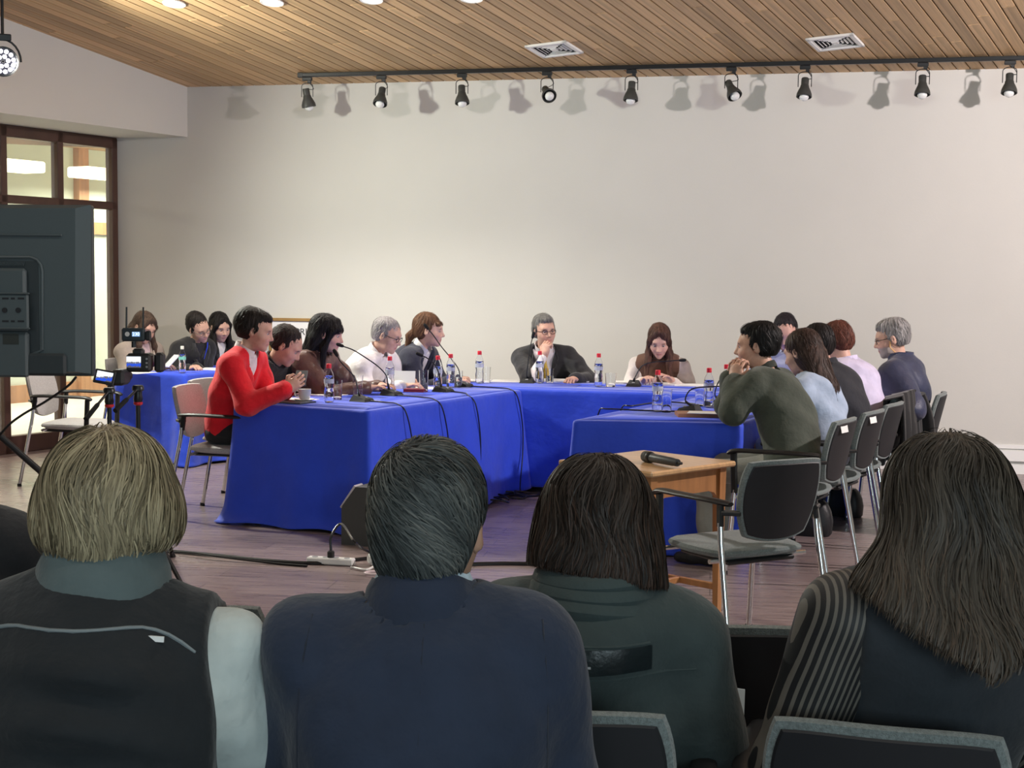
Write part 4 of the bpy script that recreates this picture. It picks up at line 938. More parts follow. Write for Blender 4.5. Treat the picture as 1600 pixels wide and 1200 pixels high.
def polygonise(prims, h, disp=None):
    un = [p for p in prims if p[0] in 'ce']; lo = np.min([pbox(p, .03)[0] for p in un], 0); hi = np.max([pbox(p, .03)[1] for p in un], 0)
    n = np.ceil((hi - lo) / h).astype(int) + 2; ax = [(lo[i] + h * np.arange(n[i])).astype(np.float32) for i in range(3)]
    D = np.full(n, .5, np.float32)
    def sl(pr, m):
        a, b = pbox(pr, m); i0 = np.clip(((a - lo) / h).astype(int) - 1, 0, n - 1); i1 = np.clip(((b - lo) / h).astype(int) + 2, 1, n); return tuple(slice(i0[i], i1[i]) for i in range(3))
    for pr in prims:
        if pr[0] == 'x':
            D = np.maximum(D, pr[1](ax[0][:, None, None], ax[1][None, :, None], ax[2][None, None, :]).astype(np.float32)); continue
        q = pr[1] if pr[0] == 's' else pr; s = sl(q, q[5] + .02)
        f = pfield(q, ax[0][s[0]][:, None, None], ax[1][s[1]][None, :, None], ax[2][s[2]][None, None, :])
        D[s] = -smin(-D[s], f, q[5]) if pr[0] == 's' else smin(D[s], f, q[5])
    if disp is not None: D = D + disp(ax[0][:, None, None], ax[1][None, :, None], ax[2][None, None, :]).astype(np.float32)
    neg = D < 0
    c = [neg[i:n[0] - 1 + i, j:n[1] - 1 + j, k:n[2] - 1 + k] for i in (0, 1) for j in (0, 1) for k in (0, 1)]
    cnt = sum(x.astype(np.int8) for x in c); cells = np.argwhere((cnt > 0) & (cnt < 8))
    idx = np.full(cnt.shape, -1, np.int32); idx[tuple(cells.T)] = np.arange(len(cells))
    cor = np.array([(i, j, k) for i in (0, 1) for j in (0, 1) for k in (0, 1)]); val = np.stack([D[cells[:, 0] + a, cells[:, 1] + b, cells[:, 2] + e] for a, b, e in cor], 1)
    acc = np.zeros((len(cells), 3)); w = np.zeros(len(cells))
    for a in range(8):
        for b in range(a + 1, 8):
            if np.abs(cor[a] - cor[b]).sum() == 1:
                va, vb = val[:, a], val[:, b]; m = (va < 0) != (vb < 0); t = np.where(m, va / np.where(m, va - vb, 1), 0)
                acc += np.where(m[:, None], cor[a] + t[:, None] * (cor[b] - cor[a]), 0); w += m
    V = lo + h * (cells + acc / w[:, None]); Q = []
    for axis in range(3):
        o = [i for i in range(3) if i != axis]; sA = [slice(None)] * 3; sB = [slice(None)] * 3; sA[axis] = slice(0, n[axis] - 1); sB[axis] = slice(1, n[axis])
        A, B = neg[tuple(sA)], neg[tuple(sB)]; e = np.argwhere(A != B)
        e = e[(e[:, o[0]] > 0) & (e[:, o[1]] > 0) & (e[:, o[0]] < n[o[0]] - 1) & (e[:, o[1]] < n[o[1]] - 1)]
        ins = A[tuple(e.T)]; g = []
        for (u, v) in ((-1, -1), (0, -1), (0, 0), (-1, 0)):
            k = e.copy(); k[:, o[0]] += u; k[:, o[1]] += v; g.append(idx[tuple(k.T)])
        q = np.stack(g, 1); flip = ins if axis != 1 else ~ins
        q[~flip] = q[~flip][:, ::-1]; Q.append(q)
    return V, np.vstack(Q)
def merge(parts):
    V = []; Fq = []; n = 0
    for v, f in parts: V.append(v); Fq.append(f + n); n += len(v)
    return np.vstack(V), np.vstack(Fq)
def xf(prims, o, Q):                                   # head-local primitives into the person's frame
    out = []; o = np.asarray(o, float)
    for p in prims:
        if p[0] == 's': out.append(('s', xf([p[1]], o, Q)[0]))
        elif p[0] == 'c': out.append(('c', Q @ p[1] + o, Q @ p[2] + o, p[3], p[4], p[5]))
        elif p[0] == 'e': out.append(('e', Q @ p[1] + o, p[2], Q @ p[3], 0, p[5]))
        else:
            fn = p[1]
            def g(X, Y, Z, fn=fn):
                x, y, z = X - o[0], Y - o[1], Z - o[2]
                return fn(x * Q[0, 0] + y * Q[1, 0] + z * Q[2, 0], x * Q[0, 1] + y * Q[1, 1] + z * Q[2, 1], x * Q[0, 2] + y * Q[1, 2] + z * Q[2, 2])
            out.append(('x', g))
    return out
def head_prims(fem=False, fat=1., ears=True):
    j = .94 if fem else 1.; p = [
        ell((0, -.016, .034), (.0755, .099, .083), k=.01), ell((0, .026, -.022), (.0635 * j * fat, .066, .083), k=.035),
        ell((0, .034, -.072), (.050 * j * fat, .050, .042), k=.03), ell((0, .070, -.100), (.020 * j, .018, .018), k=.022),
        cap((-.036, .074, .024), (.036, .074, .024), .013 if not fem else .010, k=.022),
        cap((-.046, .050, -.026), (-.036, .066, -.034), .017, k=.03), cap((.046, .050, -.026), (.036, .066, -.034), .017, k=.03),
        sub(ell((-.032, .103, .000), (.019, .020, .013), k=.016)), sub(ell((.032, .103, .000), (.019, .020, .013), k=.016)),
        cap((0, .086, .010), (0, .107, -.030), .0075, .0115, k=.014), ell((-.011, .094, -.036), (.008, .010, .008), k=.008), ell((.011, .094, -.036), (.008, .010, .008), k=.008),
        ell((0, .083, -.060), (.024, .013, .0065), k=.008), ell((0, .081, -.072), (.020, .012, .007), k=.008),
    ]
    if ears:
        for s in (-1, 1):
            p += [ell((s * .077, -.012, -.008), (.011, .021, .031), RZ(s * R(-22)) @ RX(R(-8)), k=.008), sub(ell((s * .088, -.004, -.004), (.006, .011, .017), RZ(s * R(-22)), k=.006))]
    return p
def hand_prims(Wp, f, n, side, curl=(.45, .6, .5), spread=.10, thumb=.6, s=1.):
    f = unit(f); n = unit(np.asarray(n) - f * (np.asarray(n) @ f)); a = np.cross(f, n) * side       # a points to the thumb side
    Wp = np.asarray(Wp, float); B = np.column_stack([a, f, n]); P = []
    P.append(ell(Wp + f * .048 * s, (.041 * s, .052 * s, .0165 * s), B, k=.012)); P.append(cap(Wp - f * .03, Wp + f * .02, .026 * s, .030 * s, k=.02))
    P.append(ell(Wp + f * .035 * s + a * .022 * s + n * .008, (.020 * s, .034 * s, .016 * s), B, k=.012))
    lens = [(.040, .024, .020), (.044, .028, .021), (.041, .026, .021), (.032, .020, .019)]
    for i in range(4):
        x = (.031 - .0205 * i) * s; b = Wp + f * (.088 - .004 * abs(i - 1.3)) * s + a * x; sp = spread * (1.5 - i) * .5; d = unit(f + a * sp); th = 0.
        for jn in range(3):
            th += curl[jn] * (1 + .06 * i); v = d * math.cos(th) + n * math.sin(th); e = b + v * lens[i][jn] * s
            P.append(cap(b, e, (.0090 - .0006 * jn) * s, (.0084 - .0006 * jn) * s, k=.004)); b = e
    b = Wp + f * .028 * s + a * .034 * s + n * .008; d1 = unit(f * .75 + a * .75 * (1 - .5 * thumb) + n * .55 * thumb); e = b + d1 * .040 * s; P.append(cap(b, e, .0125 * s, .0105 * s, k=.010))
    d2 = unit(f * 1.0 + a * .15 + n * .65 * thumb - a * .5 * thumb); P.append(cap(e, e + d2 * .032 * s, .0100 * s, .0085 * s, k=.005)); return P
def ik(S, Wr, l1, l2, pole):
    S = np.asarray(S, float); Wr = np.asarray(Wr, float); d = Wr - S; L_ = np.linalg.norm(d); u = d / L_; L_ = min(L_, (l1 + l2) * .998)
    a = (l1 * l1 - l2 * l2 + L_ * L_) / (2 * L_); h = math.sqrt(max(l1 * l1 - a * a, 1e-6)); p = np.asarray(pole, float); p = unit(p - u * (p @ u)); return S + u * a + p * h, S + u * L_
# hair: lists of head-local primitives
def hair_short(t=.012, nape=-.062, front=.0775, quiff=0., burns=True, vol=(1., 1., 1.), line=.018):
    ry = .098 + .6 * t; p = [ell((0, front - ry, .042), ((.0760 + .4 * t) * vol[0], ry * vol[1], (.080 + t) * vol[2]), k=.01), ell((0, -.054, -.010), (.0715 + .3 * t, .060 + .5 * t, .072), k=.03)]
    if burns:
        for s in (-1, 1): p.append(ell((s * .0735, .010, .004), (.0065, .015, .030), k=.012))
    if quiff: p.append(ell((0, .038, .098), (.050, .030 + quiff, .014 + quiff), RX(R(-20)), k=.03))
    p += [cut(lambda X, Y, Z: nape - Z + 0 * X + 0 * Y), cut(lambda X, Y, Z: np.minimum(-.030 - Z, Y + .020)), cut(lambda X, Y, Z: .794 * Y - .607 * Z - line + .10 * np.abs(X))]
    return p
def hair_long(t=.014, L_=.25, back=.06, wide=.085, front=True, part=True, fringe=False):
    ry = .098 + .6 * t; p = [ell((0, .078 - ry, .042), (.0765 + .6 * t, ry, .080 + t), k=.01), ell((0, -.045, -.03), (.073 + t * .7, .066 + t, .10), k=.03)]
    if front:
        for s in (-1, 1): p += [cap((s * .018, .050, .094 + t * .4), (s * .066, .046, .030), .014, .016, k=.025), cap((s * .066, .046, .030), (s * (.075 + t * .3), .012, -.09), .016, .018, k=.025), cap((s * (.075 + t * .3), .010, -.09), (s * wide, .035, -L_ * .85), .022, .014, k=.025)]
    if fringe: p += [cap((-.048, .064, .050), (.048, .064, .050), .021, k=.025), cap((-.040, .076, .036), (.040, .076, .036), .010, k=.02)]
    p += [cap((0, -.075, -.04), (0, -.085 - back * .3, -L_ * .6), .060, .055, k=.03), cap((-.045, -.07, -.05), (-wide * .8, -.06 - back * .3, -L_), .045, .028, k=.03), cap((.045, -.07, -.05), (wide * .8, -.06 - back * .3, -L_), .045, .028, k=.03), cap((0, -.085 - back * .3, -L_ * .6), (0, -.08 - back * .4, -L_ * 1.05), .052, .030, k=.03)]
    return p
m_eye = M('eye', (.40, .37, .35), .2); m_iris = M('iris', (.03, .018, .012), .1)
_eye = MB().ell((0, 0, 0), (.0118, .0118, .0118), None, 12, 8).mesh('eye'); _eye.materials.append(m_eye)
_iris = MB().ell((0, .0068, 0), (.0062, .0064, .0062), None, 10, 6).mesh('iris'); _iris.materials.append(m_iris)
NP = [0]
def wrinkle(a=.004, f=38., zf=1.):
    ph = np.random.default_rng(NP[0]).uniform(0, 6, 6); a = a * 1.7
    return lambda X, Y, Z: a * (np.sin(f * (Z * zf + .35 * X - .3 * Y) + 2.2 * np.sin(9 * X + ph[0]) + ph[1]) * np.sin(7 * Z + 5 * X + ph[2]) + .6 * np.sin(f * .6 * (X + .6 * Y - .5 * Z) + ph[3] + 1.5 * np.sin(8 * Z + ph[4])))
def person(label, seat, az, head, haz, hp=10, hr=0, hands=None, skin=(.55, .30, .21), hair=None, haircol=(.02, .015, .012), fem=False, sw=None, top=None, under=None,
           legs=(.02, .02, .03), shoe=(.015, .015, .016), syaw=0, slouch=.03, bulk=1., poles=None, curl=None, palm=None, hd=.0115, h=.0112, brow=None, beard=None, eyes=True, hscale=1., hairh=.0078,
           hairvar=.35, knees=None, neckw=1., shrug=0., hfat=1., ears=True, lips=(.50, .17, .15), bust=0., arm=1., nl=.095, elbows=None, nstr=750, ssteps=7, sstep=.012, elb=None, hangs=()):
    """seat: world xy of the hips; az / haz: azimuth the body / the face point to; head: world position of the head centre"""
    NP[0] += 1; seat = np.array([seat[0], seat[1], 0.]); th = -R(az); t = empty('person', seat, th, label, 'person')
    Ri = RZ(-th); toL = lambda P: Ri @ (np.asarray(P, float) - seat)
    hc = toL(head); Q = RZ(-R(haz - az)) @ RX(-R(hp)) @ RY(R(hr)); hs = hscale
    J = hc + Q @ np.array([0, -.026, -.075]) * hs; hip = np.array([0, -.02, .565])
    nb = J + nl * unit(.55 * np.array([0, -.35, -1.]) + .45 * unit(hip - J)); spd = unit(hip - nb)
    sw = sw or (.172 if fem else .192); sx = RZ(R(-syaw)) @ np.array([1., 0, 0]); Sc = nb + spd * .045
    S = [Sc + s * sx * sw + np.array([0, 0, -.012 + shrug]) for s in (-1, 1)]
    mid = (hip + nb) / 2 + np.array([0, -slouch, 0])
    bz = lambda u: (1 - u) ** 2 * hip + 2 * u * (1 - u) * (mid * 2 - (hip + nb) / 2) + u * u * nb
    def fr(u):
        z = unit(bz(min(u + .05, 1)) - bz(max(u - .05, 0))); x = unit(sx * u + np.array([1, 0, 0]) * (1 - u)); x = unit(x - z * (x @ z)); return np.column_stack([x, np.cross(z, x), z])
    b = bulk; cw = .150 if fem else .172
    def torso(o, k=.05):
        p = [ell(hip + (0, .01, .0), (.168 * b + o, .130 * b + o, .115 + o), k=k), ell(bz(.33), (.145 * b + o, .112 * b + o, .15 + o), fr(.33), k=.07), ell(bz(.66), (cw * b + o, .112 * b + o, .165 + o), fr(.66), k=.07),
             cap(S[0] - sx * -.03, S[1] - sx * .03, .052 + o, k=.05), ell(bz(.84) + fr(.84) @ np.array([0, -.012, 0]), (sw * .74 + o, .080 * b + o, .070 + o), fr(.84), k=.06)]
        for s in (0, 1): p.append(cap(nb - spd * .018, S[s], .048 + o * .6, .046 + o, k=.05))
        if bust:
            for s in (-1, 1): p.append(ell(bz(.66) + fr(.66) @ np.array([s * .07, .09, .0]), (.062 + o, .055 + o, .06 + o), k=.05))
        return p
    l1, l2 = .285 * arm, .255 * arm; hands = hands or [None, None]; E = [0, 0]; Wr = [0, 0]; poles = poles or [(-.55, -.35, -.8), (.55, -.35, -.8)]
    for s in (0, 1):
        tgt = toL(hands[s]) if hands[s] is not None else np.array([(-.13, .13)[s], .30, .60])
        E[s], Wr[s] = ik(S[s], tgt, l1, l2, np.array(poles[s], float))
        if elb and elb[s] is not None: E[s] = S[s] + np.array(elb[s], float); Wr[s] = E[s] + unit(tgt - E[s]) * l2
        if elbows and elbows[s] is not None: E[s] = toL(elbows[s]); Wr[s] = tgt
    def sleeves(o, r=(.054, .043, .031), full=1.): 
        p = []
        for s in (0, 1):
            e = E[s] + (Wr[s] - E[s]) * full
            p += [cap(S[s], E[s], (r[0] * b ** .5) + o, r[1] + o, k=.025), cap(E[s], e, r[1] + o, r[2] + (r[1] - r[2]) * (1 - full) + o, k=.03)]
        return p
    # ---- body: one mesh
    parts = []; hp_ = xf(head_prims(fem, hfat, ears), hc, Q * hs) if False else xf([_sc(p, hs) for p in head_prims(fem, hfat, ears)], hc, Q)
    neck = [cap(J + Q @ np.array([0, .0, .02]), nb + spd * .05, .047 * neckw * (.9 if fem else 1.), .056 * neckw * (.9 if fem else 1.), k=.03)]
    parts.append(polygonise(hp_ + neck, (.0056 if eyes else .008) * hs))
    core = [cap(nb + spd * .03, bz(.5), .06, .085, k=.03), cap(bz(.5), hip, .085, .10, k=.03), cap(S[0], S[1], .038, k=.03)]
    for s in (0, 1): core += [cap(S[s], E[s], .042, .034, k=.02), cap(E[s], Wr[s], .036, .026, k=.02)]
    K = knees or [(-.12, .43, .52), (.12, .43, .52)]; K = [np.array(q, float) for q in K]; A = [k_ + np.array([0, -.03, -.43]) if k_[2] > .4 else k_ for k_ in K]
    for s in (0, 1): core += [cap(hip + ((-.09, .09)[s], 0, -.02), K[s], .065, .045, k=.03), cap(K[s], A[s], .045, .032, k=.02)]
    parts.append(polygonise(core, .020))
    for s in (0, 1):
        f = unit(Wr[s] - E[s]); cu = (curl or [(.35, .55, .45)] * 2)[s]; pn = (palm or [(0, .1, -1)] * 2)[s]
        if hands[s] is not None or True:
            hf = f
            if isinstance(cu, dict): hf = unit(Ri @ np.array(cu['dir'], float)) if 'dir' in cu else f; cc = cu.get('c', (.35, .55, .45))
            else: cc = cu
            parts.append(polygonise(hand_prims(Wr[s], hf, Ri @ np.asarray(pn, float), (-1, 1)[s], cc, s=.93 if fem else 1.0), .0058))
    V, Fq = merge(parts); me = np_mesh('body', V, Fq)
    C = np.tile(np.array([*skin, 1.]), (len(V), 1)); q = ((V - hc) @ Q) / hs; x, y, z = np.abs(q[:, 0]), q[:, 1], q[:, 2]; fr_ = y > .045
    sst = lambda e0, e1, v: np.clip((v - e0) / (e1 - e0), 0, 1) ** 2 * (3 - 2 * np.clip((v - e0) / (e1 - e0), 0, 1))
    def blend(w, col): C[:, :3] = C[:, :3] * (1 - w[:, None]) + np.array(col) * w[:, None]
    cheek = np.exp(-((x - .042) / .02) ** 2 - ((z + .03) / .022) ** 2) * fr_; blend(.25 * cheek, (skin[0] * 1.05, skin[1] * .72, skin[2] * .72))
    if beard is not None: blend(sst(-.036, -.055, z) * sst(-.01, .02, y) * (z > -.14) * .85 * (1 - np.exp(-(x / .02) ** 2 - ((z + .066) / .008) ** 2)), beard)
    blend(np.exp(-(np.maximum(x - .018, 0) / .005) ** 2 - ((z + .066) / .0075) ** 2) * fr_ * .85, lips)
    blend(np.exp(-((x - .034) / .015) ** 4 - ((z - .021 + .12 * np.maximum(x - .034, 0)) / .0048) ** 2) * fr_ * .9, brow or haircol)
    blend(np.exp(-((x - .032) / .014) ** 4 - ((z - .003) / .0040) ** 2) * fr_ * .8, (.03, .02, .018))
    ca_ = me.color_attributes.new('Col', 'FLOAT_COLOR', 'POINT'); ca_.data.foreach_set('color', C.astype(np.float32).ravel())
    obj('body', me, M('skin', (.5, .3, .2), .52, attr='Col', var=.05, vs=60, bump=.05, bs=300), t)
    if eyes:
        for s in (-1, 1):
            e = obj('eye', _eye, m_eye, t); e.location = tuple(hc + Q @ (np.array([s * .032, .0725, .000]) * hs)); e.rotation_euler = Matrix(Q.tolist()).to_euler()
            i = obj('iris', _iris, m_iris, e)
    # ---- clothes
    ctx = dict(t=t, S=S, E=E, W=Wr, bz=bz, fr=fr, nb=nb, J=J, hc=hc, Q=Q, hip=hip, sx=sx, spd=spd, torso=torso, sleeves=sleeves, toL=toL, hs=hs, b=b, h=h, hd=hd, sw=sw, K=K, A=A)
    lp = [ell(hip + (0, .01, -.01), (.172 * b, .135 * b, .105), k=.04)]
    for s in (0, 1): lp += [cap(hip + ((-.09, .09)[s], .0, -.025), K[s], .088 * b ** .5, .062, k=.04), cap(K[s], A[s] + (K[s] - A[s]) * .04, .060, .048, k=.03)]
    lp.append(cut(lambda X, Y, Z: Z - .66 + 0 * X + 0 * Y))
    if legs is not None:
        V, Fq = polygonise(lp, .019, wrinkle(.003, 30)); obj('trousers', np_mesh('trousers', V, Fq), cloth_mat(legs), t)
        for s in (0, 1):
            d = unit(np.array([K[s][0] * .3, 1, 0])); a = A[s].copy(); a[2] = max(a[2], .06)
            pr = [cap(a + (0, -.03, -.045), a + d * .10 + (0, 0, -.05), .036, .036, k=.03), cap(a + d * .10 + (0, 0, -.05), a + d * .17 + (0, 0, -.056), .036, .030, k=.03), cap(a, a + (0, -.01, -.04), .036, .036, k=.03)]
            zf = A[s][2] - .09; pr.append(cut(lambda X, Y, Z, zf=a[2] - .086: zf - Z + 0 * X + 0 * Y))
            V, Fq = polygonise(pr, .013); obj('shoe', np_mesh('shoe', V, Fq), M('shoe_%.3f_%.3f' % (shoe[0], shoe[2]), shoe, .4), t)
    if under: under(ctx)
    if top: top(ctx)
    if hair:
        hx = xf([_sc(p, hs) for p in hair], hc, Q); hg = []
        for (a_, d_, r0_, r1_) in hangs:
            a_ = hc + Q @ np.array(a_, float); m_ = a_ + np.array(d_, float) * .5 + np.array([.006 * np.sign(d_[0]), .008, 0]); hg += [cap(a_, m_, r0_, r0_ * .95, k=.02), cap(m_, a_ + np.array(d_, float), r0_ * .95, r1_, k=.02)]
        V, Fq = polygonise(hx + hg, hairh, hair_grooves(hc)); hm = M('hair_%.3f_%.3f_%.3f' % haircol, haircol, .6, var=hairvar, vs=26, st=(3.2, 3.2, .45), bump=.55, bs=34, spec=.2)
        ctx['hair'] = obj('hair', np_mesh('hair', V, Fq), hm, t)
        if nstr:
            hc_ = np.array(haircol); strands(ctx, hair, nstr, ssteps, sstep, [hc_ * .45, hc_ * .9, hc_ * 1.3, hc_ * 2.2], NP[0] * 7 + 1, crown=(.01, -.04, .12), frizz=.22, rad=.0013, start=(0, 2.4), lift=(.0, .006), lenv=(.5, 1.))
    return ctx
def _sc(p, s):
    if s == 1.: return p
    if p[0] == 's': return ('s', _sc(p[1], s))
    if p[0] == 'c': return ('c', p[1] * s, p[2] * s, p[3] * s, p[4] * s, p[5] * s)
    if p[0] == 'e': return ('e', p[1] * s, p[2] * s, p[3], 0, p[5] * s)
    fn = p[1]; return ('x', lambda X, Y, Z: fn(X / s, Y / s, Z / s) * s)
def hair_grooves(hc, a=.0022):
    return lambda X, Y, Z: a * np.sin(60 * np.arctan2(X - hc[0], Y - hc[1] + .02) * .35 + 6 * np.sin(14 * (Z - hc[2]))) + 0 * Z
def cloth_mat(c, rough=.85, sheen=.15, key=''):
    return M('fabric%s_%.3f_%.3f_%.3f' % (key, *c), c, rough, var=.10, vs=14, bump=1.1, bs=13, sheen=sheen)
def lp_cut(c, P0, n):                                  # plane cut in the person's frame
    n = unit(n); return cut(lambda X, Y, Z: (X - P0[0]) * n[0] + (Y - P0[1]) * n[1] + (Z - P0[2]) * n[2])
def neck_cut(c, P0, n, r=.078):                        # opening for the neck only, the shoulders stay whole
    n = unit(n); ax = unit(c['J'] - c['nb'])
    def fn(X, Y, Z):
        x, y, z = X - P0[0], Y - P0[1], Z - P0[2]; t_ = x * ax[0] + y * ax[1] + z * ax[2]
        d = np.sqrt((x - t_ * ax[0]) ** 2 + (y - t_ * ax[1]) ** 2 + (z - t_ * ax[2]) ** 2)
        return np.minimum(x * n[0] + y * n[1] + z * n[2], r - d)
    return cut(fn)
def vneck(c, depth=.16, w=.075, o=0.):                 # V opening at the front of the chest
    Fm = c['fr'](.75); top = c['nb'] + Fm @ np.array([0, .0, .03])
    def fn(X, Y, Z):
        x, y, z = X - top[0], Y - top[1], Z - top[2]; q = [x * Fm[0, i] + y * Fm[1, i] + z * Fm[2, i] for i in range(3)]
        half = w * (q[2] + depth) / depth
        return np.minimum(half - np.abs(q[0]), q[1] - .015)
    return cut(fn)
def garment(name, col, o, sleeve=True, v=None, hem=.50, full=1., wr=.0035, f=34, neck=.0, extra=None, r=(.054, .043, .031), rough=.85, mat=None, notorso=False, sheen=.15, cuts=(), disp=None, nr=.078, gh=None):
    def fn(c):
        p = [] if notorso else c['torso'](o)
        if sleeve: p = p + c['sleeves'](o, r, full)
        if extra: p = p + extra(c)
        q = c['nb'] + c['spd'] * neck - c['spd'] * .012; nn = -c['spd'] * .75 + np.array([0, -.12, .35])
        if not notorso: p.append(neck_cut(c, q, nn, nr)); p.append(cut(lambda X, Y, Z: hem - Z + 0 * X + 0 * Y))
        if v: p.append(vneck(c, *v))
        for k in cuts: p.append(k(c))
        wf = disp(c) if disp else wrinkle(wr, f); c['w_' + name] = wf
        V, Fq = polygonise(p, gh or c['h'], wf); c[name] = obj(name, np_mesh(name, V, Fq), mat or cloth_mat(col, rough, sheen), c['t']); c['p_' + name] = p
    return fn
def collar(col, rad=.062, hgt=.035, open_=.55, name='collar', tilt=14, th=.006, lift=.034, mat=None, r2=None):
    def fn(c):
        Fm = np.column_stack([c['sx'], np.cross(-c['spd'], c['sx']), -c['spd']]); m = MB(); n = 28; G = []
        up = unit(.5 * -c['spd'] + .5 * unit(c['J'] - c['nb'])); base = c['nb'] + up * (lift - .004)
        for (dr, dz) in ((0, 0), (.004, hgt * .5), (.0, hgt), (.008, hgt + .002), (.012, hgt * .5), (.014, -.004)):
            row = []
            for i in range(n):
                a = math.pi / 2 + open_ + (2 * math.pi - 2 * open_) * i / (n - 1); rr = rad + dr * (th / .006)
                lf = -.35 * rad * max(0, math.sin(a)) * .9
                row.append(base + Fm @ np.array([rr * math.cos(a), rr * 1.05 * math.sin(a) - .004, lf + dz]))
            G.append(row)
        m.grid(np.array(G)); c[name] = m.build(name, mat or cloth_mat(col), c['t'])
    return fn
def multi(*fs):
    def fn(c):
        for f in fs: f(c)
    return fn
def glasses(col=(.02, .02, .02), r=.021, z=.0):
    def fn(c):
        m = MB(); Q, hc, s_ = c['Q'], c['hc'], c['hs']
        for s in (-1, 1):
            m.tube([hc + Q @ (np.array([s * .034 + r * math.cos(a) * 1.1, .098 - .004 * abs(math.cos(a)), z + .8 * r * math.sin(a)]) * s_) for a in np.linspace(0, 2 * math.pi, 19)], .0022, 6, cap=False)
            m.tube([hc + Q @ (np.array(q) * s_) for q in ((s * .057, .094, z + .006), (s * .076, .04, z + .006), (s * .082, -.012, z + .010))], .0024, 6)
        m.tube([hc + Q @ (np.array(q) * s_) for q in ((-.011, .100, z + .004), (0, .104, z + .007), (.011, .100, z + .004))], .002, 6)
        m.build('glasses', M('spectacle_frame_%.2f' % col[0], col, .3), c['t'])
    return fn
def tube_part(name, pts_fn, r, mat):
    def fn(c): MB().tube(smoothpath(pts_fn(c), 5), r, 8).build(name, mat, c['t'])
    return fn
def surf(c, prims, x, z, sgn=-1, w=None):             # hit point on the garment from behind (sgn=-1) at local x, z
    ys = np.linspace(-.45, .45, 361) * -sgn; P = np.column_stack([np.full(361, x), ys, np.full(361, z)]); D = feval(prims, P) + (0 if w is None else w(P[:, 0], P[:, 1], P[:, 2])); k = np.argmax(D < .0)
    return P[k] if (D < 0).any() else None
def strands(c, prims, n, steps, step, cols, seed, lift=(.0005, .004), crown=(0, -.035, .12), wave=.0, start=(.0, 1.9), rad=.0011, swirl=0., keep=None, tips=None, frizz=.05, gravity=1., lenv=(.5, 1.0), centre=(0, -.02, .02), flow=1., zmin=None):
    rg = np.random.default_rng(seed); hs = c['hs']; prims = [_sc(p, hs) for p in prims]
    ph = rg.uniform(0, 2 * np.pi, n); th = start[0] + (start[1] - start[0]) * np.sqrt(rg.uniform(0, 1, n)); cen = np.array(centre)
    d = np.column_stack([np.sin(th) * np.cos(ph), np.sin(th) * np.sin(ph), np.cos(th)]); P = cen + d * .02
    for _ in range(40):                                # walk outwards to the surface
        D = feval(prims, P); P = P + d * np.clip(-D, -.02, .02)[:, None] * .9
    D = feval(prims, P); ok = np.abs(D) < .006; e_ = .003
    g = np.column_stack([feval(prims, P + e) - feval(prims, P - e) for e in np.eye(3) * e_]); ok &= g[:, 2] / (np.linalg.norm(g, axis=1) + 1e-9) > -.30
    P = P[ok]; n = len(P); L = rg.uniform(*lift, n); cr = np.array(crown); ln = rg.uniform(*lenv, n); path = [P.copy()]; norm = []; r3 = rg.normal(0, 1, (n, 3)); wp = rg.uniform(0, 6.28, n)
    eps = .003; wz = rg.normal(0, .012, n)
    for i in range(steps):
        g = np.column_stack([feval(prims, P + e) - feval(prims, P - e) for e in np.eye(3) * eps]); gn = g / (np.linalg.norm(g, axis=1)[:, None] + 1e-9)
        norm.append(gn)
        out = P - cr; out[:, 2] *= .3; out /= np.linalg.norm(out, axis=1)[:, None] + 1e-6
        sw_ = np.cross(np.array([0, 0, 1.]), out)
        v = out * .8 + np.array([0, 0, -1.]) * gravity * (.5 + 1.0 * (i / steps)) + sw_ * swirl + r3 * frizz
        v = v + .35 * np.column_stack([np.sin(38 * P[:, 2] + 21 * P[:, 0] + 1), np.sin(33 * P[:, 0] + 2), .3 * np.sin(45 * P[:, 0] + 17 * P[:, 2])]) * flow
        if wave: v = v + np.column_stack([np.sin(wp + P[:, 2] * 55), np.zeros(n), np.zeros(n)]) * wave * (i / steps)
        v = v - gn * np.sum(v * gn, 1)[:, None] * .92; v /= np.linalg.norm(v, axis=1)[:, None] + 1e-9
        go = ln * np.clip((gn[:, 2] + .72) / .2, 0, 1)
        if zmin is not None: go = go * np.clip((P[:, 2] - zmin(P) - wz) / .01, 0, 1)
        P = P + v * step * go[:, None]; D = feval(prims, P); P = P - gn * (np.clip(D - L, -.012, .012) * np.clip(go * 8, 0, 1))[:, None] * .9; path.append(P.copy())
    A = np.stack(path, 1); Nn = np.stack(norm + [norm[-1]], 1)      # n, steps+1, 3
    A = A @ c['Q'].T + c['hc']; Nn = Nn @ c['Q'].T; m = A.shape[1]
    T = np.gradient(A, axis=1); T /= np.linalg.norm(T, axis=2)[:, :, None] + 1e-9; X = np.cross(T, Nn + .35 * rg.normal(0, 1, (n, 1, 3))); X /= np.linalg.norm(X, axis=2)[:, :, None] + 1e-9
    rr = rad * (rg.uniform(.5, 1.4, n)[:, None]) * np.clip(np.minimum(np.linspace(.5, 3, m), np.linspace(4.0, .15, m)), 0, 1)[None]
    sl_ = np.linalg.norm(np.diff(A, axis=1, append=A[:, -1:] + (A[:, -1:] - A[:, -2:-1])), axis=2); rr = rr * np.clip(sl_ / (step * .25), 0, 1)
    V = np.stack([A - rr[:, :, None] * X, A + rr[:, :, None] * X], 2).reshape(-1, 3)
    base = (np.arange(n)[:, None] * m + np.arange(m - 1)[None, :]) * 2
    Fq = np.stack([base, base + 1, base + 3, base + 2], -1).reshape(-1, 4)
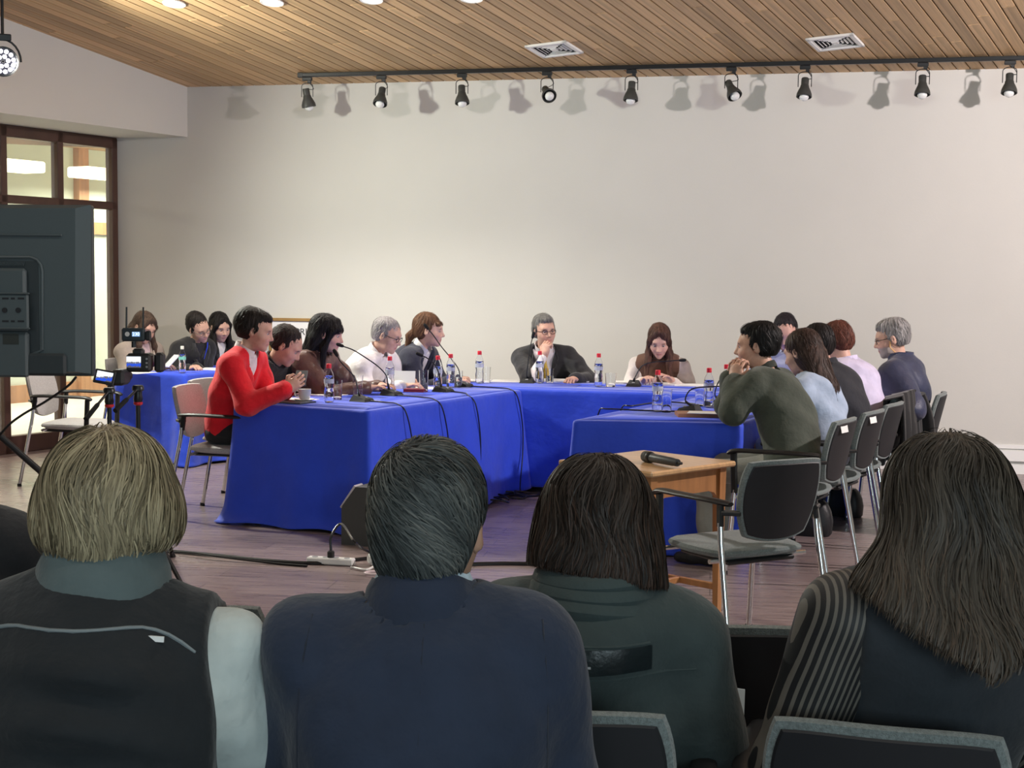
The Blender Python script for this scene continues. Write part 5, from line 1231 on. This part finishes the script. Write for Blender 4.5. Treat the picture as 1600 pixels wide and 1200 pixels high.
    me = np_mesh('hair_strands', V, Fq); c0 = np.array(cols); r0 = path[0]; cl = .5 + .5 * np.sin(46 * r0[:, 0] + 1.3 * np.sin(30 * r0[:, 2]) + 1) * np.sin(37 * r0[:, 1] + 29 * r0[:, 2]); u = np.clip(.55 * cl + .45 * rg.uniform(0, 1, n), 0, .999) * (len(c0) - 1.001); i0 = u.astype(int); f = (u - i0)[:, None]; cc = c0[i0] * (1 - f) + c0[i0 + 1] * f
    cc = np.repeat(cc[:, None, :], m, 1)
    if tips is not None: w = np.clip(np.linspace(-1.2, 1, m), 0, 1)[None, :, None]; cc = cc * (1 - w * .8) + np.array(tips) * w * .8
    cc = np.repeat(cc[:, :, None, :], 2, 2).reshape(-1, 3); ca_ = me.color_attributes.new('Col', 'FLOAT_COLOR', 'POINT'); ca_.data.foreach_set('color', np.column_stack([cc, np.ones(len(cc))]).astype(np.float32).ravel())
    o = obj('hair_strands', me, M('hair_strand', (.1, .1, .1), .5, attr='Col', spec=.25), c['t']); o['kind'] = 'stuff'; return o
# ------------------------------------------------------------------ the people at the tables
def armholes(w): return lambda c: cut(lambda X, Y, Z: np.abs(X) - w - .06 * np.clip(.86 - Z, 0, .3) + 0 * Y)
def H(x, y, Y): return at(x, y, Y)
W_SHIRT = (.74, .70, .72); BLK = (.012, .012, .014)
def shirt_set(col=W_SHIRT, o=.002): return multi(garment('shirt', col, o, True, None, .52, .9, .0008, gh=.015), collar(col, .064, .036, .5))
def blazer(col, v=(.22, .07), o=.020, **k): return multi(garment('blazer', col, o, True, v, .50, .93, .004, r=(.058, .047, .038), **k), lapels(col))
def lapels(col):
    def fn(c):
        Fm = c['fr'](.75); top = c['nb'] + Fm @ np.array([0, .0, .03]); P = c['p_blazer']
        for s in (-1, 1):
            pts = [];
            for (x, z, w) in ((.070, .0, .030), (.066, -.05, .045), (.040, -.12, .040), (.012, -.20, .008)):
                row = []
                for dx in (0, w):
                    b = top + Fm @ np.array([s * (x + dx), 0, z]); ys = np.linspace(.22, -.05, 120); Q_ = b[None] + ys[:, None] * Fm[:, 1][None]; D = feval(P, Q_); k = np.argmax(D < .003) if (D < .003).any() else 60
                    row.append(Q_[k] + Fm[:, 1] * .003)
                pts.append(row)
            m = MB(); m.grid(np.array(pts)); o = m.build('lapel', cloth_mat(tuple(v * 1.25 for v in col)), c['t']); sm = o.modifiers.new('thickness', 'SOLIDIFY'); sm.thickness = .006
    return fn
def tie(col):
    def fn(c):
        Fm = c['fr'](.7); top = c['nb'] + Fm @ np.array([0, 0, -.01]); m = MB(); G = []
        for (z, w) in ((.0, .018), (-.03, .014), (-.035, .012), (-.10, .022), (-.2, .032), (-.27, .034), (-.30, .004)):
            b = top + Fm @ np.array([0, 0, z]); ys = np.linspace(.25, -.05, 140); Q_ = b[None] + ys[:, None] * Fm[:, 1][None]; D = feval(c['p_shirt'], Q_); k = np.argmax(D < .004) if (D < .004).any() else 70
            y = Q_[k] + Fm[:, 1] * .006; G.append([y - c['sx'] * w, y + Fm[:, 1] * .005, y + c['sx'] * w])
        m.grid(np.array(G)); o = m.build('tie', M('yellow_tie', (.62, .38, .03), .5, col2=(.75, .55, .12), vs=60), c['t']); sm = o.modifiers.new('thickness', 'SOLIDIFY'); sm.thickness = .006
    return fn
DK = (.018, .014, .012)
# man in red sweater
hair_red = hair_short(.024, -.064, .066, .012)
person('man in bright red sweater over white collar looking at his phone', LC['red'], 104, H(401, 517, 9.12), 92, 14, 0, [H(449, 606, 9.10), H(446, 609, 8.86)], (.58, .33, .25), hair_red, DK,
       top=multi(garment('sweater', (.72, .006, .018), .018, True, (.17, .058), .50, .96, .005, 30, r=(.060, .050, .040)), collar((.75, .72, .73), .066, .040, .42)), under=shirt_set(), legs=BLK,
       curl=[{'dir': (.55, -.35, .35), 'c': (.5, .6, .4)}, {'dir': (.55, .05, .35), 'c': (.5, .6, .4)}], palm=[(.2, -1, .3), (.2, 1, .3)], poles=[(-.3, -.3, -1), (.3, -.3, -1)])
# bowed man beside him
person('dark-haired man bowing his head between the red sweater and the brown jacket', LC['hid'], 112, H(449, 541, 9.62), 98, 34, 0, None, (.55, .31, .23), hair_short(.014, -.06, .070), (.025, .017, .016),
       top=multi(garment('jacket', BLK, .018, True, None, .50, .95, .004), collar(BLK, .064, .03, .5)), legs=BLK)
# woman in brown satin
hb = hair_long(.018, .26, .05, .088, True, fringe=True); hb_bang = []
cB = person('woman with long black hair and fringe in brown satin jacket', LC['brown'], 114, H(512, 522, 9.86), 96, 12, 0, [H(592, 604, 9.98), H(572, 607, 9.72)], (.62, .36, .28), hb + hb_bang, (.012, .010, .012), True,
       top=multi(garment('jacket', (.120, .055, .045), .020, True, None, .50, .92, .006, 26, rough=.38, r=(.062, .052, .042)), collar((.12, .055, .045), .068, .04, .7)), legs=BLK, hairvar=.5, nstr=800, ssteps=13, sstep=.022,
       palm=[(0, 0, -1), (0, 0, -1)], curl=[(.3, .4, .3)] * 2, slouch=.02)
# man in white shirt
person('grey-haired man with glasses in white shirt reading a document', LC['white'], 116, H(606, 524, 10.45), 106, 20, 0, [H(636, 600, 10.50), H(628, 606, 10.25)], (.62, .37, .29), hair_short(.009, -.06, .074), (.30, .28, .29),
       top=multi(garment('shirt', (.80, .76, .77), .018, True, None, .50, .93, .005, r=(.060, .050, .040)), collar((.80, .76, .77), .066, .036, .5), glasses()), legs=(.03, .03, .04), bulk=1.12, brow=(.12, .10, .10), hfat=1.06)
# woman in navy blazer
hn = hair_short(.016, -.08, .074) + [cap((0, -.10, -.02), (0, -.15, -.06), .034, .03, k=.02), cap((0, -.15, -.06), (.0, -.165, -.16), .03, .014, k=.02), cap((-.045, .066, .052), (.045, .066, .052), .018, k=.02)]
person('woman with tied brown hair in navy blazer speaking into a microphone', LC['navy'], 112, H(672, 516, 10.95), 98, 6, 0, [H(716, 594, 11.0), H(705, 598, 10.78)], (.66, .40, .31), hn, (.12, .060, .035), True,
       under=multi(garment('blouse', (.78, .75, .76), .002, True, None, .52, .9, .0008, gh=.015), collar((.78, .75, .76), .066, .045, .45)), top=blazer((.022, .024, .045), (.20, .060)), legs=BLK, bulk=1.1, hairvar=.4)
# man with yellow tie
cM = person('grey-haired man in dark suit and yellow tie resting his chin on his hand', CM, 180, H(851, 517, 11.30), 160, 4, 4, [H(899, 593, 11.0), H(850, 556, 11.14)], (.60, .35, .27), hair_short(.016, -.06, .070, .010), (.16, .155, .15),
       under=multi(shirt_set(), tie(None)), top=multi(blazer((.020, .020, .024), (.28, .085)), glasses((.03, .012, .012))), legs=BLK, brow=(.08, .07, .07),
       curl=[(.9, 1.1, .7), {'dir': (.15, .05, .8), 'c': (.8, 1.2, .9)}], palm=[(0, .1, -1), (.6, .9, .1)], poles=[(-.8, -.2, -.6), (.5, .3, -1)], elbows=[None, H(829, 594, 11.02)], bulk=1.06)
# woman in brown waistcoat
hw = hair_long(.012, .33, .02, .092)
def earring(c):
    Q, hc = c['Q'], c['hc']
    for s in (-1, 1):
        for k, (z, r_) in enumerate(((-.052, .010), (-.085, .016))): MB().tube([hc + Q @ np.array([s * .083 + r_ * math.cos(a), .012, z + r_ * math.sin(a)]) for a in np.linspace(0, 6.28, 15)], .004, 6, cap=False).build('earring', M('gold_earring', (.65, .55, .30), .35), c['t'])
person('woman with long straight brown hair in brown waistcoat writing at the far table', CW, 192, H(1030, 533, 11.0), 186, 26, 0, [H(1052, 597, 10.88), H(1004, 597, 10.85)], (.64, .38, .30), hw, (.085, .042, .032), True,
       under=garment('blouse', (.74, .66, .63), .010, True, None, .52, .96, .004, r=(.056, .046, .036)), top=multi(garment('waistcoat', (.15, .075, .05), .024, False, None, .50, 1., .003, cuts=(armholes(.165),)), earring), legs=(.1, .05, .04), hairvar=.5, nstr=800, ssteps=14, sstep=.024, hangs=[((-.070, .02, -.03), (-.015, .035, -.27), .024, .012), ((.070, .02, -.03), (.015, .035, -.27), .024, .012), ((-.06, .0, -.03), (-.04, .02, -.25), .024, .012), ((.06, .0, -.03), (.04, .02, -.25), .024, .012)],
       curl=[(.3, .4, .3), (.8, .9, .6)])
# black-haired man behind the right table
person('black-haired man bent forward, seen over the heads at the right table', CB, 196, H(1228, 520, 10.45), 192, 30, 8, None, (.64, .37, .30), hair_short(.012, -.06, .068), (.02, .016, .02), top=multi(garment('shirt', (.50, .52, .62), .016, True, None, .5, .95, .004), collar((.5, .52, .62), .065, .03, .5)), legs=BLK)
# man in olive
person('dark-haired man in olive sweater resting his chin on clasped hands', RC1, 302, H(1180, 541, 7.86), 283, 4, 0, [H(1148, 596, 7.74), H(1143, 592, 7.95)], (.56, .32, .23), hair_short(.018, -.056, .070, .006), (.010, .009, .009),
       under=collar((.02, .025, .018), .060, .035, .5), top=multi(garment('sweater', (.045, .055, .040), .020, True, None, .50, .95, .005, 26, r=(.062, .052, .040)), collar((.035, .042, .032), .060, .030, .35)), legs=(.24, .24, .21), bulk=1.10, neckw=1.1, slouch=.05,
       curl=[{'dir': (.10, .0, 1), 'c': (.7, .9, .7)}, {'dir': (.10, 0, 1), 'c': (.7, .9, .7)}], palm=[(.7, .8, 0), (.7, -.8, 0)], elbows=[H(1146, 640, 7.60), H(1138, 632, 7.92)])
# long-haired woman
hl = hair_long(.014, .40, .08, .075, False)
person('woman with long sleek brown hair in pale blue shirt seen from behind', RC2, 304, H(1252, 551, 8.22), 312, 18, 0, None, (.58, .34, .26), hl, (.050, .030, .024), True, top=garment('shirt', (.36, .44, .58), .020, True, None, .50, .95, .005), legs=(.03, .03, .04), slouch=.02, hairvar=.55, nstr=800, ssteps=16, sstep=.026, hangs=[((-.03, -.085, -.03), (-.02, -.13, -.34), .05, .025), ((.03, -.085, -.03), (.03, -.13, -.34), .05, .025), ((.055, -.05, -.03), (.06, -.09, -.30), .035, .02)])
# man in dark waistcoat
person('dark-haired man in black waistcoat seen from behind beside the long-haired woman', RC3, 304, H(1274, 541, 8.74), 318, 18, 0, None, (.58, .33, .25), hair_short(.015, -.085), (.016, .013, .013), top=multi(garment('waistcoat', (.014, .015, .022), .026, False, None, .48, 1., .004), collar((.014, .015, .022), .066, .04, .6)), under=garment('shirt', (.02, .022, .03), .012, True, None, .5, .45), legs=BLK, slouch=.05)
# man in lilac shirt
person('auburn-haired man in lilac shirt bending forward at the right table', RC4, 302, H(1305, 536, 9.22), 312, 24, 0, None, (.64, .38, .30), hair_short(.016, -.075), (.115, .042, .030), top=multi(garment('shirt', (.60, .55, .74), .024, True, None, .48, .95, .005), collar((.6, .55, .74), .066, .032, .6)), legs=(.02, .02, .03), bulk=1.08, slouch=.06)
# man in navy jacket
def mask(c):
    Q, hc = c['Q'], c['hc']; s = -1
    MB().tube([hc + Q @ np.array(q) for q in ((s * .078, .004, .012), (s * .074, .02, -.05), (s * .070, -.005, -.09))], .004, 6).build('strap', M('orange_strap', (.75, .45, .18), .6), c['t'])
person('grey-haired bearded man with glasses in navy jacket sitting apart by the wall', NC, 294, H(1392, 529, 9.40), 282, 14, 0, [H(1378, 612, 9.20), H(1372, 606, 9.42)], (.62, .37, .28), hair_short(.014, -.058, .0775, .008), (.26, .25, .25),
       under=collar((.7, .66, .68), .060, .03, .5), top=multi(garment('jacket', (.028, .034, .075), .026, True, None, .46, .95, .007, 26, rough=.5, r=(.064, .056, .046)), collar((.035, .042, .09), .070, .045, .6), glasses(), mask), legs=(.02, .024, .045), beard=(.42, .38, .36), bulk=1.12, slouch=.05, brow=(.2, .19, .18))
# three women at the back left
person('woman with long brown hair in beige jacket at the back left table', WSEAT[0], 122, H(226, 512, 12.18), 128, 26, -6, [H(252, 576, 12.15), H(246, 578, 11.95)], (.60, .36, .28), hair_long(.013, .32, .03, .09), (.075, .048, .036), True, under=garment('blouse', (.55, .42, .46), .002, True, None, .52, .9, .0008, gh=.015), top=blazer((.36, .30, .26), (.18, .06)), legs=BLK, hairvar=.5, hangs=[((-.068, .02, -.03), (-.02, .03, -.24), .024, .012), ((.068, .02, -.03), (.02, .03, -.24), .024, .012)])
ht = hair_short(.015, -.08, .070) + [cap((0, -.10, -.02), (-.03, -.15, -.04), .036, .03, k=.02), cap((-.03, -.15, -.04), (-.06, -.16, -.11), .03, .02, k=.02)]
person('woman with dark tied hair in black blazer leaning over to write', WSEAT[1], 122, H(311, 512, 12.42), 128, 26, 22, [H(308, 576, 12.25), H(296, 577, 12.05)], (.58, .35, .27), ht, (.016, .013, .012), True, under=garment('blouse', (.02, .02, .025), .002, True, None, .52, .9, .0008, gh=.015), top=multi(blazer(BLK, (.16, .06)), glasses((.12, .10, .09))), legs=BLK, curl=[(.3, .4, .3), (.8, .9, .6)])
person('woman with long black hair in black blazer and white blouse at the back left', WSEAT[2], 128, H(344, 511, 12.85), 140, 20, 4, None, (.58, .35, .27), hair_long(.012, .28, .03, .085), (.012, .010, .010), True, under=garment('blouse', (.72, .70, .72), .002, True, None, .52, .9, .0008, gh=.015), top=blazer(BLK, (.20, .06)), legs=BLK, hangs=[((-.068, .02, -.03), (-.01, .03, -.22), .022, .012), ((.068, .02, -.03), (.01, .03, -.22), .022, .012)])
# ------------------------------------------------------------------ the audience in front
HF = .0095
# blond woman, dark waistcoat
hair_b = [ell((0, -.022, .036), (.092, .117, .100), k=.01), ell((-.080, -.024, .000), (.024, .056, .046), k=.025), ell((.082, -.024, -.002), (.026, .058, .048), k=.025), ell((0, -.060, -.030), (.072, .060, .058), k=.04), cut(lambda X, Y, Z: .794 * Y - .607 * Z - .050), cut(lambda X, Y, Z: -.058 - Z + 0 * X + 0 * Y)]
def folds(c):
    w = wrinkle(.004, 26)
    return lambda X, Y, Z: w(X, Y, Z) + (.012 * np.sin(74 * (Z + .9 * (X + .02) ** 2) + .8 * np.sin(9 * X)) - .012) * np.clip((1.03 - Z) / .06, 0, 1) * np.clip(1.1 - 7 * np.abs(X), 0, 1) + 0 * Y
def vest_extra(c):
    return []
def piping(c):
    P = c['p_waistcoat']; w = c['w_waistcoat']; pts = []
    for x in np.linspace(-.20, .165, 22):
        z = 1.040 - 7.0 * max(0, abs(x + .02) - .07) ** 2.2; q = surf(c, P, x, z, -1, w)
        if q is not None: pts.append(q + np.array([0, -.001, 0]))
    if len(pts) > 4: MB().tube(np.array(pts), .0030, 6).build('piping', M('reflective_piping', (.20, .23, .24), .4), c['t'])
    q = surf(c, P, .095, 1.022, -1, w)
    if q is not None: MB().box(q + np.array([0, -.002, 0]), (.030, .003, .008), RY(R(4)), 0).build('tag', m_white, c['t'], False)
def standcollar(col, rad, hgt, name='collar', lift=.02):
    def fn(c):
        up = unit(c['J'] - c['nb']); x, y, z = frame(up, (0, 1, 0)); Fm = np.column_stack([c['sx'], np.cross(up, c['sx']), up]); m = MB(); G = []; n = 40
        for (dr, dz) in ((-.006, .0), (-.004, hgt * .6), (.0, hgt), (.008, hgt + .004), (.016, hgt * .75), (.022, hgt * .15), (.026, -.030)):
            G.append([c['nb'] + up * lift + Fm @ np.array([(rad + dr) * 1.08 * math.cos(a), (rad + dr) * math.sin(a) - .012, dz - .010 * max(0, math.sin(a)) * 3 + .004 * math.sin(5 * a)]) for a in np.linspace(0, 2 * math.pi, n, endpoint=False)])
        m.grid(np.array(G), True); c[name] = m.build(name, cloth_mat(col), c['t'])
    return fn
cb_ = person('woman with short blond hair in dark waistcoat over pale sleeves, seen from behind', (-.60, 2.12), 0, (-.605, 2.17, 1.172), 4, 4, 0, [(-.72, 2.46, .70), (-.46, 2.46, .70)], (.52, .32, .24), hair_b, (.20, .16, .10), True, eyes=False, nstr=0, h=HF, hairh=.0065, ears=True, bulk=1.10, sw=.172, slouch=.03, nl=.066, elb=[(-.05, .05, -.27), (.05, .05, -.27)],
    under=garment('shirt', (.50, .55, .53), .008, True, None, .50, .97, .007, 26, r=(.060, .052, .042)), top=multi(garment('waistcoat', (.009, .012, .015), .030, False, None, .44, 1., .006, 26, neck=.005, cuts=(armholes(.168),), disp=folds, nr=.09), standcollar((.085, .115, .118), .074, .066), piping), legs=(.02, .02, .03))
strands(cb_, hair_b, 7500, 12, .0135, [(.040, .033, .022), (.14, .114, .07), (.27, .22, .135), (.46, .385, .24), (.09, .074, .048)], 5, crown=(0, -.03, .14), frizz=.16, rad=.0011, start=(.0, 2.3), lift=(.0, .008), lenv=(.4, 1.0), zmin=lambda P: -.062 + .35 * np.abs(P[:, 0]))
# man in navy suit
hair_s = [ell((0, -.020, .042), (.085, .113, .094), k=.01), ell((0, -.062, -.025), (.069, .056, .075), k=.035), cut(lambda X, Y, Z: .794 * Y - .607 * Z - .026), cut(lambda X, Y, Z: np.minimum(-.012 - Z, Y + .018)), cut(lambda X, Y, Z: -.078 - Z + 0 * X + 0 * Y)]
def seams(c):
    P = c['p_blazer']; w = c['w_blazer']
    for s in (-1, 1):
        pts = []
        for z in np.linspace(1.04, .70, 20):
            q = surf(c, P, s * (.178 - .10 * max(0, z - .95)), z, -1, w)
            if q is not None: pts.append(q + np.array([0, .001, 0]))
        if len(pts) > 4: MB().tube(np.array(pts), .0022, 5).build('sleeve_seam', cloth_mat((.012, .018, .034)), c['t'])
    pts = [q for q in (surf(c, P, 0, z, -1, w) for z in np.linspace(1.06, .70, 18)) if q is not None]
    if len(pts) > 4: MB().tube(np.array(pts) + np.array([0, .001, 0]), .0018, 5).build('back_seam', cloth_mat((.012, .018, .034)), c['t'])
cs_ = person('man with greying dark hair in navy suit jacket, seen from behind', (-.12, 2.12), 2, (-.124, 2.19, 1.156), 10, 6, 0, [(-.26, 2.46, .70), (.04, 2.46, .70)], (.50, .29, .20), hair_s, (.030, .034, .034), False, eyes=False, nstr=0, h=HF, hairh=.0065, bulk=1.0, sw=.148, slouch=.04, shrug=.004, nl=.062, elb=[(-.045, .05, -.28), (.045, .05, -.28)],
    under=multi(garment('shirt', (.55, .66, .72), .002, True, None, .52, .9, .0008, gh=.02), standcollar((.50, .62, .70), .056, .056, 'shirt_collar', .010)), top=multi(garment('blazer', (.014, .024, .050), .025, True, (.20, .06), .44, .95, .006, 20, r=(.066, .058, .050), neck=-.012), standcollar((.013, .022, .046), .064, .046, 'jacket_collar', .010), seams), legs=(.02, .024, .04))
strands(cs_, hair_s, 8000, 8, .0085, [(.014, .017, .018), (.045, .052, .052), (.09, .098, .094), (.17, .172, .155)], 6, crown=(-.03, -.06, .11), swirl=.9, frizz=.22, rad=.0010, start=(.0, 2.3), lift=(.0, .006), lenv=(.4, 1.0), gravity=.8, zmin=lambda P: -.085 + 0 * P[:, 0])
# woman in green fleece
hair_f = [ell((0, -.020, .036), (.098, .118, .101), k=.01), ell((-.076, -.020, -.05), (.042, .075, .09), k=.04), ell((.078, -.020, -.06), (.044, .075, .10), k=.04), ell((0, -.065, -.08), (.098, .060, .10), k=.05), ell((.088, -.03, -.125), (.034, .05, .040), k=.04), cut(lambda X, Y, Z: .794 * Y - .607 * Z - .055), cut(lambda X, Y, Z: -.082 - Z - .16 * X + 0 * Y)]
def fleece_detail(c):
    P = c['p_jacket']; w = c['w_jacket']; m_z = M('pocket_nylon', (.012, .018, .020), .35, bump=.3, bs=40); m = MB(); G0 = []
    for z in np.linspace(.892, .846, 5):
        row = []
        for x in np.linspace(-.05, .120, 16):
            q = surf(c, P, x, z + .10 * max(0, x) * .2, -1, w); row.append((q if q is not None else np.array([x, -.1, z])) + np.array([0, -.004, 0]))
        G0.append(row)
    m.grid(np.array(G0)); m.build('pocket_panel', m_z, c['t'])
    for name, zz, x0, x1 in (('pocket_edge', .896, -.07, .115), ('yoke_seam', .836, -.2, .2)):
        pts = [q for q in (surf(c, P, x, zz + .10 * max(0, x) * .2, -1, w) for x in np.linspace(x0, x1, 18)) if q is not None]
        if len(pts) > 4: MB().tube(np.array(pts), .003, 6).build(name, cloth_mat((.035, .052, .052)), c['t'])
    q = surf(c, P, -.005, .862, -1, w)
    if q is not None: MB().box(q + np.array([0, -.003, 0]), (.035, .003, .004), None, 0).build('zip_puller', m_grey, c['t'], False)
    q = surf(c, P, -.01, .975, -1, w)
    if q is not None: MB().tube([q + np.array([.012 * math.cos(a), -.003, .010 * math.sin(a)]) for a in np.linspace(math.pi, 2 * math.pi, 8)], .0018, 5).build('hanging_loop', cloth_mat((.015, .02, .02)), c['t'])
def cowl(col, rad):
    def fn(c):
        for k, (dz, rr) in enumerate(((.012, .030), (.038, .027), (.060, .023))):
            up = unit(c['J'] - c['nb']); Fm = np.column_stack([c['sx'], np.cross(up, c['sx']), up])
            pts = [c['nb'] + up * (dz - .004) + Fm @ np.array([(rad - .003 * k) * 1.1 * math.cos(a), (rad - .003 * k) * math.sin(a) - .012, .004 * math.sin(2 * a + k) - .012 * max(0, math.sin(a))]) for a in np.linspace(0, 2 * math.pi, 33)]
            MB().tube(pts, rr, 10, cap=False, flat=.85).build('collar_fold', cloth_mat(col), c['t'])
    return fn
cf_ = person('woman with dark chin-length hair in dark green fleece jacket, seen from behind', (.15, 2.76), 4, (.162, 2.66, 1.076), 8, 8, 0, [(.02, 3.08, .66), (.42, 2.98, .66)], (.50, .30, .22), hair_f, (.030, .022, .018), True, eyes=False, nstr=0, h=HF, hairh=.0065, sw=.155, slouch=.03, bulk=1.04, nl=.074, elb=[(-.05, .05, -.27), (.055, .05, -.27)],
    top=multi(garment('jacket', (.034, .050, .050), .028, True, None, .44, .95, .006, 24, r=(.066, .058, .048)), cowl((.036, .054, .054), .090), fleece_detail), legs=(.05, .05, .055), poles=[(-.55, -.35, -.8), (.75, -.2, -.7)])
strands(cf_, hair_f, 6000, 14, .0125, [(.007, .006, .006), (.016, .012, .010), (.035, .026, .021), (.06, .045, .036)], 7, crown=(0, -.03, .14), frizz=.12, rad=.0011, start=(.0, 2.2), lift=(.0, .007), tips=(.085, .045, .030), wave=.5, lenv=(.55, 1.0), zmin=lambda P: -.092 - .16 * P[:, 0])
# woman with long hair
hair_l = [ell((0, -.020, .036), (.099, .120, .101), k=.01), ell((-.05, -.06, -.07), (.072, .080, .11), k=.05), ell((.05, -.06, -.07), (.072, .080, .11), k=.05), ell((-.122, -.090, -.15), (.070, .062, .085), RX(R(-25)), k=.06), ell((.100, -.10, -.15), (.070, .062, .085), RX(R(-25)), k=.06), ell((0, -.135, -.19), (.12, .052, .11), RX(R(-25)), k=.06), ell((-.01, -.165, -.225), (.070, .035, .045), RX(R(-25)), k=.05), cut(lambda X, Y, Z: .794 * Y - .607 * Z - .060), cut(lambda X, Y, Z: -.250 - Z + .75 * np.abs(X + .01) + 0 * Y)]
def stripe_sleeves(c):
    d = unit(c['E'][0] - c['S'][0]); v = unit(np.cross(d, np.array([0, 1., 0])))
    garment('sleeves', (.01, .01, .011), .016, True, None, .60, .97, .001, mat=M('striped_sheer', (.010, .010, .011), .6, stripes=((.12, .108, .092), 95., tuple(v), .58)), r=(.062, .054, .042))(c)
cl_ = person('woman with long wavy dark hair in black top with striped sheer sleeves, seen from behind', (.70, 2.62), -10, (.742, 2.45, 1.144), -6, 5, 0, [(.66, 2.98, .60), (.88, 2.98, .62)], (.52, .32, .25), hair_l, (.075, .060, .047), True, eyes=False, nstr=0, nl=.052, h=HF, hairh=.0065, sw=.176, bulk=1.10, slouch=.03,
    under=stripe_sleeves, poles=[(-.25, -.3, -1), (.25, -.3, -1)], top=garment('waistcoat', (.016, .021, .027), .028, False, None, .44, 1., .005, 22, cuts=(armholes(.168),)), legs=(.22, .22, .23), knees=[(-.30, .36, .58), (.06, .44, .53)], elb=[(-.07, .05, -.27), (.07, .05, -.27)])
strands(cl_, hair_l, 7500, 18, .0220, [(.016, .013, .011), (.036, .030, .024), (.065, .054, .042), (.11, .09, .068)], 8, crown=(-.005, -.03, .14), frizz=.08, rad=.0012, start=(.0, 2.4), lift=(.0, .010), wave=.65, tips=(.105, .068, .045), lenv=(.5, 1.0), zmin=lambda P: -.275 + .75 * np.abs(P[:, 0] + .01) - .03 * np.sin(40 * P[:, 0]))
# person at the left edge
person('person in black cut off at the left edge of the audience', (-1.27, 3.10), 0, (-1.30, 3.24, 1.14), 0, 5, 0, None, (.5, .3, .22), hair_short(.012), (.01, .009, .009), eyes=False, nstr=0, top=garment('jacket', (.012, .013, .016), .026, True, None, .44, .95, .004), legs=BLK, bulk=1.1)
